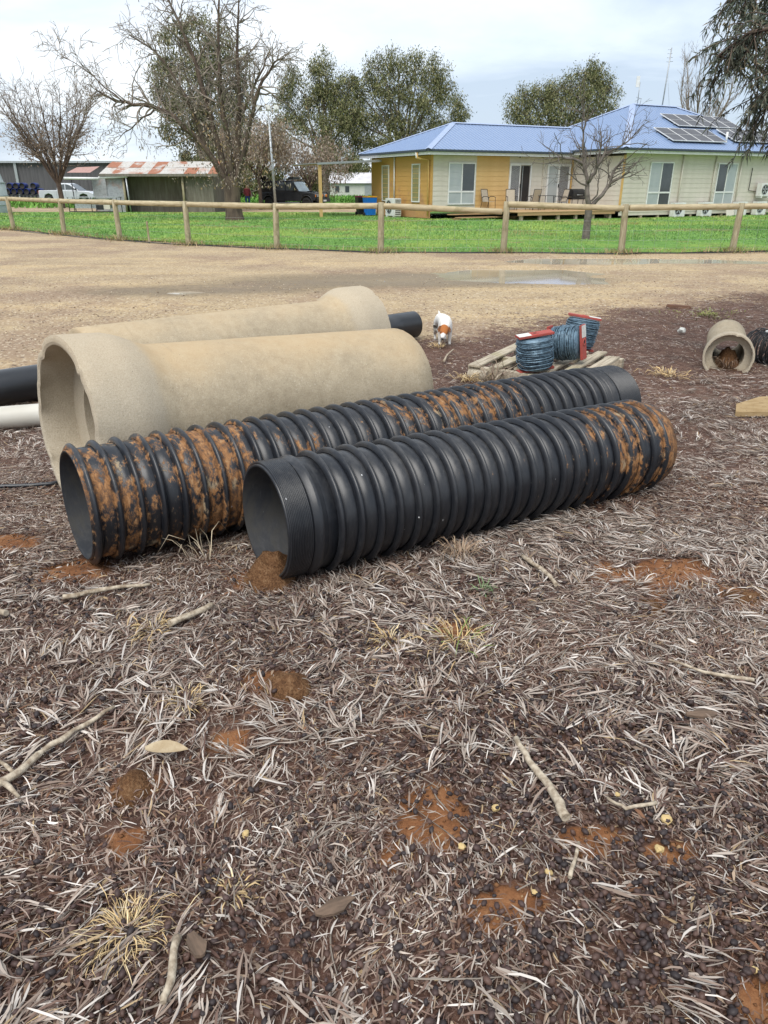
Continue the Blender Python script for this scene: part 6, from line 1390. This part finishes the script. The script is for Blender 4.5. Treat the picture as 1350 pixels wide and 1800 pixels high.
def leaf_litter():
    rg = np.random.default_rng(101); Vs, Fs, Cs = [], [], []; off = 0
    def put(V, F, c):
        nonlocal off; Vs.append(V); Fs.append(F + off); Cs.append(c); off += len(V)
    # single leaves and short needles, many
    for (n, y0, y1, xw, seg, sc_) in ((320000, .5, 3.6, 3.5, 3, 1.0), (275000, 3.2, 6.2, 5.0, 2, 1.0), (210000, 6.0, 12.5, 8.3, 2, 1.25)):
        x, y = scatter(n, -xw, xw, y0, y1, lambda a, b: np.clip(.35 + 1.5 * (fbm(a * 2.2, b * 2.2, 51) - .32), .28, 1) * litter_mask(a, b) * (1 - .92 * dirt_mask(a, b)) * (1 - .35 * sstep(.1, 1.2, a) * (1 - sstep(1.4, 2.1, b))), rg)
        k = in_view(x, y) & off_pipes(x, y); x, y = x[k], y[k]; m = len(x)
        flow = fbm(x * 1.1, y * 1.1, 61) * 14 + rg.normal(0, .75, m)
        z = gz(x, y) + rg.uniform(.002, .030, m) * (.5 + fbm(x * 3, y * 3, 71)); cw_ = rg.choice(len(PALL), m, p=[.23, .25, .23, .09, .17, .03])
        tone = .72 + .55 * fbm(x * 2.6, y * 2.6, 81); c = np.array(PALL)[cw_] * (tone * rg.uniform(.75, 1.2, m))[:, None]
        put(*blades(rg, x, y, z, flow, rg.uniform(-.04, .14, m), rg.gamma(5.0, .0086, m).clip(.014, .11) * sc_, rg.uniform(.0007, .0021, m) * sc_ * np.where(rg.random(m) < .12, 1.7, 1.0), rg.normal(0, .7, m), c, seg))
    # broken leaf bits and bark flakes, matted between the blades
    x, y = scatter(115000, -3.3, 3.3, .5, 4.2, lambda a, b: np.clip(.3 + 1.6 * (fbm(a * 3.1, b * 3.1, 57) - .35), .1, 1) * (1 - .8 * dirt_mask(a, b)), rg); k = in_view(x, y, 1.3) & off_pipes(x, y); x, y = x[k], y[k]; m = len(x)
    c = np.array([(.15, .088, .062), (.22, .145, .10), (.085, .05, .04), (.31, .23, .165), (.19, .10, .06)])[rg.choice(5, m, p=[.32, .24, .22, .12, .10])] * rg.uniform(.7, 1.2, (m, 1))
    put(*blades(rg, x, y, gz(x, y) + rg.uniform(.004, .026, m), rg.uniform(0, 6.28, m), rg.uniform(-.2, .35, m), rg.gamma(4, .0052, m).clip(.008, .05), rg.uniform(.0016, .0046, m), rg.normal(0, .5, m), c, 2))
    # sprigs: leaves fanning off one stem, paler, lying on top
    for (n, y0, y1, xw, sc_) in ((6300, .5, 3.6, 3.5, 1.0), (4200, 3.2, 7.0, 5.2, 1.0)):
        x, y = scatter(n, -xw, xw, y0, y1, lambda a, b: np.clip(.1 + 2.2 * (fbm(a * 1.6, b * 1.6, 55) - .38), .03, 1) * litter_mask(a, b) * (1 - dirt_mask(a, b)) * (1 - .6 * sstep(.1, 1.2, a) * (1 - sstep(1.4, 2.1, b))), rg)
        k = in_view(x, y) & off_pipes(x, y); x, y = x[k], y[k]; m = len(x); per_ = 9
        base_a = fbm(x * .9, y * .9, 65) * 16 + rg.normal(0, .6, m); tone = rg.uniform(.8, 1.15, m)
        X_ = np.repeat(x, per_); Y_ = np.repeat(y, per_); a_ = np.repeat(base_a, per_); s_ = rg.uniform(0, .075, m * per_) * sc_
        X_ = X_ + np.cos(a_) * s_; Y_ = Y_ + np.sin(a_) * s_; sd_ = rg.choice([-1, 1], m * per_)
        c = np.array(PALL)[rg.choice(len(PALL), m * per_, p=[.38, .28, .12, .18, .02, .02])] * np.repeat(tone, per_)[:, None] * rg.uniform(.85, 1.1, (m * per_, 1))
        z = gz(X_, Y_) + rg.uniform(.016, .036, m * per_)
        put(*blades(rg, X_, Y_, z, a_ + sd_ * rg.uniform(.08, .55, m * per_), rg.uniform(-.02, .20, m * per_), rg.uniform(.05, .11, m * per_) * sc_, rg.uniform(.0014, .0031, m * per_) * sc_, -sd_ * rg.uniform(.1, .9, m * per_), c, 3))
    o = mesh_np('leaf_litter', np.concatenate(Vs), np.concatenate(Fs), M['littercol'], None, np.concatenate(Cs)); tag(o, 'dry grey and brown leaf litter covering the near ground', 'leaf litter', kind='stuff')
leaf_litter()
def twigs():
    rg = np.random.default_rng(111); tm = TreeMesh(); n = 5200
    x, y = scatter(n, -3.6, 4.2, .75, 7.0, lambda a, b: litter_mask(a, b) * (1 - .6 * dirt_mask(a, b)) * np.clip(1.3 - .14 * b, .2, 1), rg); k = in_view(x, y) & off_pipes(x, y); x, y = x[k], y[k]
    for a, b, zt in zip(x, y, gz(x, y)):
        L = rg.uniform(.05, .22); th = rg.uniform(0, 6.28); c = rg.normal(0, 1.2); P = []
        px, py = a, b; z = zt + rg.uniform(.012, .03)
        for i in range(5): P.append((px, py, z + .012 * math.sin(i * .8 + th))); px += math.cos(th) * L / 4; py += math.sin(th) * L / 4; th += c * .12
        r = rg.uniform(.0011, .0030); tm.tube(P, np.linspace(r, r * .5, 5), 3)
    o = tm.build('twig_litter', M['twig_grey'], None); tag(o, 'fine grey twigs scattered through the leaf litter', 'twigs', kind='stuff')
twigs()
def pods():
    rg = np.random.default_rng(121)
    x, y = scatter(68000, -3.1, 3.4, .5, 4.2, lambda a, b: np.clip((.10 + 1.6 * (fbm(a * 1.7, b * 1.7, 91) - .42) + .60 * sstep(-.2, .7, a) * (1 - sstep(1.5, 2.5, b)) + .25 * (1 - sstep(.9, 1.6, b))), .02, 1) * (1 - .65 * dirt_mask(a, b)) * (1 - sstep(2.2, 4.2, b)) , rg); k = in_view(x, y, 1.2) & off_pipes(x, y); x, y = x[k], y[k]; m = len(x)
    bm = bmesh.new(); bmesh.ops.create_icosphere(bm, subdivisions=1, radius=1); U = np.array([v.co for v in bm.verts]); bm.verts.index_update(); T = np.array([[v.index for v in f.verts] for f in bm.faces]); bm.free()
    U = U * np.array([1.35, .95, .78]); U[:, 0] += .15 * np.sign(U[:, 0]) * (np.abs(U[:, 0]) > 1.2)
    a = rg.uniform(0, 6.28, m); tl = rg.normal(0, .5, m); r = rg.uniform(.0050, .0100, m); ca, sa, ct, st = np.cos(a), np.sin(a), np.cos(tl), np.sin(tl)
    px = U[None, :, 0] * ct[:, None] - U[None, :, 2] * st[:, None]; pz = U[None, :, 0] * st[:, None] + U[None, :, 2] * ct[:, None]; py = U[None, :, 1]
    V = np.stack([x[:, None] + r[:, None] * (px * ca[:, None] - py * sa[:, None]), y[:, None] + r[:, None] * (px * sa[:, None] + py * ca[:, None]), (gz(x, y) + rg.uniform(.012, .036, m))[:, None] + r[:, None] * pz], -1).reshape(-1, 3)
    F = (np.arange(m)[:, None, None] * len(U) + T[None]).reshape(-1, 3); c = np.repeat(pick_cols(rg, m, [(.046, .030, .027), (.065, .040, .035), (.034, .026, .026), (.09, .052, .04)]), len(U), 0)
    o = mesh_np('seed_pods', V, F, M['podcol'], None, c, True); tag(o, 'dark brown seed pods strewn over the foreground litter', 'seed pods', kind='stuff')
pods()
def crumbs():
    rg = np.random.default_rng(125)
    x, y = scatter(70000, -2.4, 2.6, .75, 3.6, lambda a, b: .55 * sstep(.12, .7, dirt_mask(a, b)) + .012, rg); k = in_view(x, y, .1) & off_pipes(x, y); x, y = x[k], y[k]; m = len(x)
    U = np.array([(1, 0, 0), (-1, 0, 0), (0, 1, 0), (0, -1, 0), (0, 0, 1), (0, 0, -1)], float); T = np.array([(0, 2, 4), (2, 1, 4), (1, 3, 4), (3, 0, 4), (2, 0, 5), (1, 2, 5), (3, 1, 5), (0, 3, 5)])
    r = rg.gamma(2.0, .0016, m).clip(.001, .011); J = rg.uniform(.6, 1.35, (m, 6, 1)); a = rg.uniform(0, 6.28, m); ca, sa = np.cos(a)[:, None], np.sin(a)[:, None]; Q = U[None] * J; px = Q[:, :, 0] * ca - Q[:, :, 1] * sa; py = Q[:, :, 0] * sa + Q[:, :, 1] * ca
    V = np.stack([x[:, None] + r[:, None] * px, y[:, None] + r[:, None] * py, gz(x, y)[:, None] + r[:, None] * (Q[:, :, 2] * .8 + .4)], -1).reshape(-1, 3); F = (np.arange(m)[:, None, None] * 6 + T[None]).reshape(-1, 3)
    c = np.repeat(pick_cols(rg, m, [(.16, .075, .036), (.23, .115, .055), (.10, .05, .03), (.34, .22, .12)], [.4, .3, .2, .1]), 6, 0); o = mesh_np('soil_crumbs', V, F, M['littercol'], None, c); tag(o, 'orange brown soil crumbs on the bare dirt patches', 'soil', kind='stuff')
crumbs()
def gravel():
    rg = np.random.default_rng(131)
    x, y = scatter(26000, -7.5, 8.5, 5.0, 15, lambda a, b: (1 - .8 * litter_mask(a, b)) * np.clip(1.5 - .09 * b, .1, 1) * np.clip(.2 + 2 * (fbm(a * .8, b * .8, 141) - .3), .15, 1), rg); k = in_view(x, y); x, y = x[k], y[k]
    k = gz(x, y) > -.2; m = len(x); U = np.array([(1, 0, 0), (-1, 0, 0), (0, 1, 0), (0, -1, 0), (0, 0, 1), (0, 0, -1)], float); T = np.array([(0, 2, 4), (2, 1, 4), (1, 3, 4), (3, 0, 4), (2, 0, 5), (1, 2, 5), (3, 1, 5), (0, 3, 5)])
    r = rg.uniform(.004, .013, m) * (1 + .6 * (rg.random(m) < .06)); J = rg.uniform(.6, 1.35, (m, 6, 1)); a = rg.uniform(0, 6.28, m); ca, sa = np.cos(a)[:, None], np.sin(a)[:, None]; Q = U[None] * J; px = Q[:, :, 0] * ca - Q[:, :, 1] * sa; py = Q[:, :, 0] * sa + Q[:, :, 1] * ca
    V = np.stack([x[:, None] + r[:, None] * px, y[:, None] + r[:, None] * py, gz(x, y)[:, None] + r[:, None] * (Q[:, :, 2] * .6 + .25)], -1).reshape(-1, 3); F = (np.arange(m)[:, None, None] * 6 + T[None]).reshape(-1, 3)
    c = np.repeat(pick_cols(rg, m, [(.40, .31, .20), (.52, .43, .30), (.22, .155, .10), (.13, .09, .06), (.60, .53, .42)], [.3, .2, .25, .15, .1]), 6, 0); o = mesh_np('gravel', V, F, M['littercol'], None, c); tag(o, 'loose tan and brown gravel on the yard', 'gravel', kind='stuff')
gravel()
def grass_blades(name, x, y, h, wd, pal, label, rg, lean=.5, zoff=.0, w=None):
    m = len(x); a = rg.uniform(0, 6.28, m); ln = rg.normal(0, lean, (m, 2)); hh = h * rg.uniform(.5, 1.3, m); z = gz(x, y) * (y < 24) + .02 * (y >= 24) + zoff
    B = np.stack([x, y, z], -1); S = np.stack([np.cos(a), np.sin(a), 0 * a], -1) * (wd * rg.uniform(.7, 1.3, m))[:, None]; tip = B + np.stack([ln[:, 0] * hh, ln[:, 1] * hh, hh], -1); mid = (B + tip) / 2 + np.stack([0 * a, 0 * a, hh * .12], -1)
    V = np.stack([B - S, B + S, mid + S * .7, tip, mid - S * .7], 1).reshape(-1, 3); b = np.arange(m) * 5; F = np.concatenate([np.stack([b, b + 1, b + 2], -1), np.stack([b, b + 2, b + 4], -1), np.stack([b + 4, b + 2, b + 3], -1)])
    cc = pick_cols(rg, m, pal, w)
    if name == 'lawn_grass':
        q = sstep(.48, .66, fbm(x * .32, y * .22, 171))[:, None]; cc = cc * (1 - q * .75) + np.array([[.36, .44, .11]]) * q * .75 * rg.uniform(.7, 1.2, (m, 1))
        q = sstep(.60, .72, fbm(x * .55 + 9, y * .4, 177))[:, None]; cc = cc * (1 - q * .7) + np.array([[.34, .25, .13]]) * q * .7
    c = np.repeat(cc, 5, 0); o = mesh_np(name, V, F, M['leafcol'], None, c); tag(o, label, 'grass', kind='stuff')
rg = np.random.default_rng(141)
n = 200000; yq = 19.6 + 30 * rg.random(n) ** 1.5; x = rg.uniform(-.60, .60, n) * yq; y = yq
k = (y > np.where(x < -17.9, 34, fence_y(x)) + .15 + .5 * fbm(x * 1.5, y * 1.5, 151)) & (rg.random(n) < np.clip(.35 + 1.6 * (fbm(x * .5, y * .5, 161) - .3), .1, 1))
hx = (x - A0[0]) * math.cos(HA) + (y - A0[1]) * math.sin(HA); hy = -(x - A0[0]) * math.sin(HA) + (y - A0[1]) * math.cos(HA)
k &= ~((hy > -.4) & (hx > -.6)) & ~((hx > 2.4) & (hy > -4.4))
bare = np.exp(-(((x - 7.6) / 2.2) ** 2 + ((y - 22.5) / 1.0) ** 2)); k &= rg.random(n) > bare * 1.2
x, y = x[k], y[k]
PGR = [(.09, .19, .04), (.15, .30, .07), (.21, .38, .10), (.28, .42, .13), (.13, .25, .10)]
grass_blades('lawn_grass', x, y, .055 * (1 + (y - 20) / 60), .0065 * (1 + (y - 20) / 18), PGR, 'bright green grass and clover of the lawn', rg, .8)
n = 26000; x = rg.uniform(-60, 60, n); y = rg.uniform(60, 130, n); k = (np.abs(x) < .62 * y); grass_blades('paddock_grass', x[k], y[k], .35, .10, [(.08, .19, .03), (.12, .27, .05), (.17, .33, .07)], 'tall green paddock grass far behind the house', rg, .5)
# straw along the fence foot and dry tufts
pts = []
for i in range(3000):
    j = rg.integers(0, len(FENCE) - 1); q = rg.random(); px = FENCE[j][0] * (1 - q) + FENCE[j + 1][0] * q; py = FENCE[j][1] * (1 - q) + FENCE[j + 1][1] * q; sp_ = .32; d_ = rg.choice([0, 1], p=[.45, .55])
    if d_: px = FENCE[j][0] + rg.normal(0, .22); py = FENCE[j][1] + rg.normal(0, .16)
    pts.append((px + rg.normal(0, .05), py + rg.normal(-.02, sp_ * .6)))
P = np.array(pts); grass_blades('dry_grass', P[:, 0], P[:, 1], .16, .007, [(.42, .31, .18), (.33, .24, .13), (.22, .17, .09), (.16, .22, .06)], 'dry straw grass along the foot of the fence', rg, .8)
M['straw'] = M['littercol']
def tuft(x, y, n, L, spread, pal, label, seed, wd=.0016, lift=.5):
    rg = np.random.default_rng(seed); m = n; a = rg.uniform(0, 6.28, m); r = np.abs(rg.normal(0, spread * .25, m)); bx = x + np.cos(a) * r; by = y + np.sin(a) * r
    V, F, c = blades(rg, bx, by, gz(bx, by) + .008, a + rg.normal(0, .5, m), rg.uniform(.1, lift, m) * 1.6, L * rg.uniform(.5, 1.2, m), np.full(m, wd), rg.normal(0, .8, m), pick_cols(rg, m, pal), 3)
    o = mesh_np('dry_tuft', V, F, M['straw'], None, c); tag(o, label, 'grass tuft', 'dry grass tufts in the litter', 'stuff' if 'patch' in label or 'around' in label else None)
ST = [(.56, .40, .20), (.48, .35, .19), (.62, .50, .30), (.40, .28, .14)]
tuft(-.60, 1.165, 240, .075, .2, ST, 'straw yellow grass tuft at the lower left', 1, .0009, .38); tuft(-.90, 2.42, 70, .08, .14, ST, 'straw tuft at the left edge above the long branch', 2)
tuft(-.66, 1.98, 50, .07, .10, ST, 'straw tuft beside the end of long branch', 3); tuft(.02, 2.36, 60, .07, .12, ST, 'straw tuft right of centre below the front pipe', 4)
tuft(-.37, 1.27, 45, .05, .08, ST, 'small straw tuft right of lower left tuft', 5); tuft(.28, 2.35, 90, .11, .2, ST + [(.16, .22, .06)], 'pale straw and green tuft in the middle litter', 6)
tuft(.36, 3.05, 110, .095, .12, [(.30, .21, .15), (.38, .29, .2), (.22, .15, .10)], 'upright withered twiggy tuft against the front ribbed pipe', 7, .0022, 1.3)
tuft(-.82, 3.02, 22, .17, .16, [(.42, .34, .24), (.5, .42, .3)], 'thin dry stalks against the mud-caked pipe', 8, .0016, 1.2)
tuft(.80, 6.9, 90, .14, .25, ST, 'straw patch between concrete pipe and pallet', 9, .003, .5); tuft(2.75, 7.0, 90, .12, .35, ST, 'straw patch left of the small concrete pipe', 10, .003, .4)
tuft(1.02, 6.75, 60, .2, .2, [(.25, .19, .14), (.18, .13, .10)], 'brown twigs heaped at the pallet front', 11, .003, .9)
tuft(.42, 2.72, 26, .06, .05, [(.14, .20, .10), (.2, .27, .13)], 'small grey-green weed in the litter', 12, .0022, 1.0)
tuft(.62, 8.45, 60, .09, .2, ST, 'straw around the front paws of the dog', 13, .0024, .5)
tuft(4.45, 10.4, 260, .06, 1.1, [(.16, .19, .05), (.22, .24, .08), (.3, .28, .12)], 'mossy green grass patch near the reddish block', 14, .004, .5)
# pipe mouth litter of the small concrete pipe
tuft(3.43, 7.33, 120, .12, .12, [(.12, .08, .06), (.2, .14, .1), (.28, .2, .14)], 'dead grass packed in the small pipe mouth', 15, .0024, 1.1)
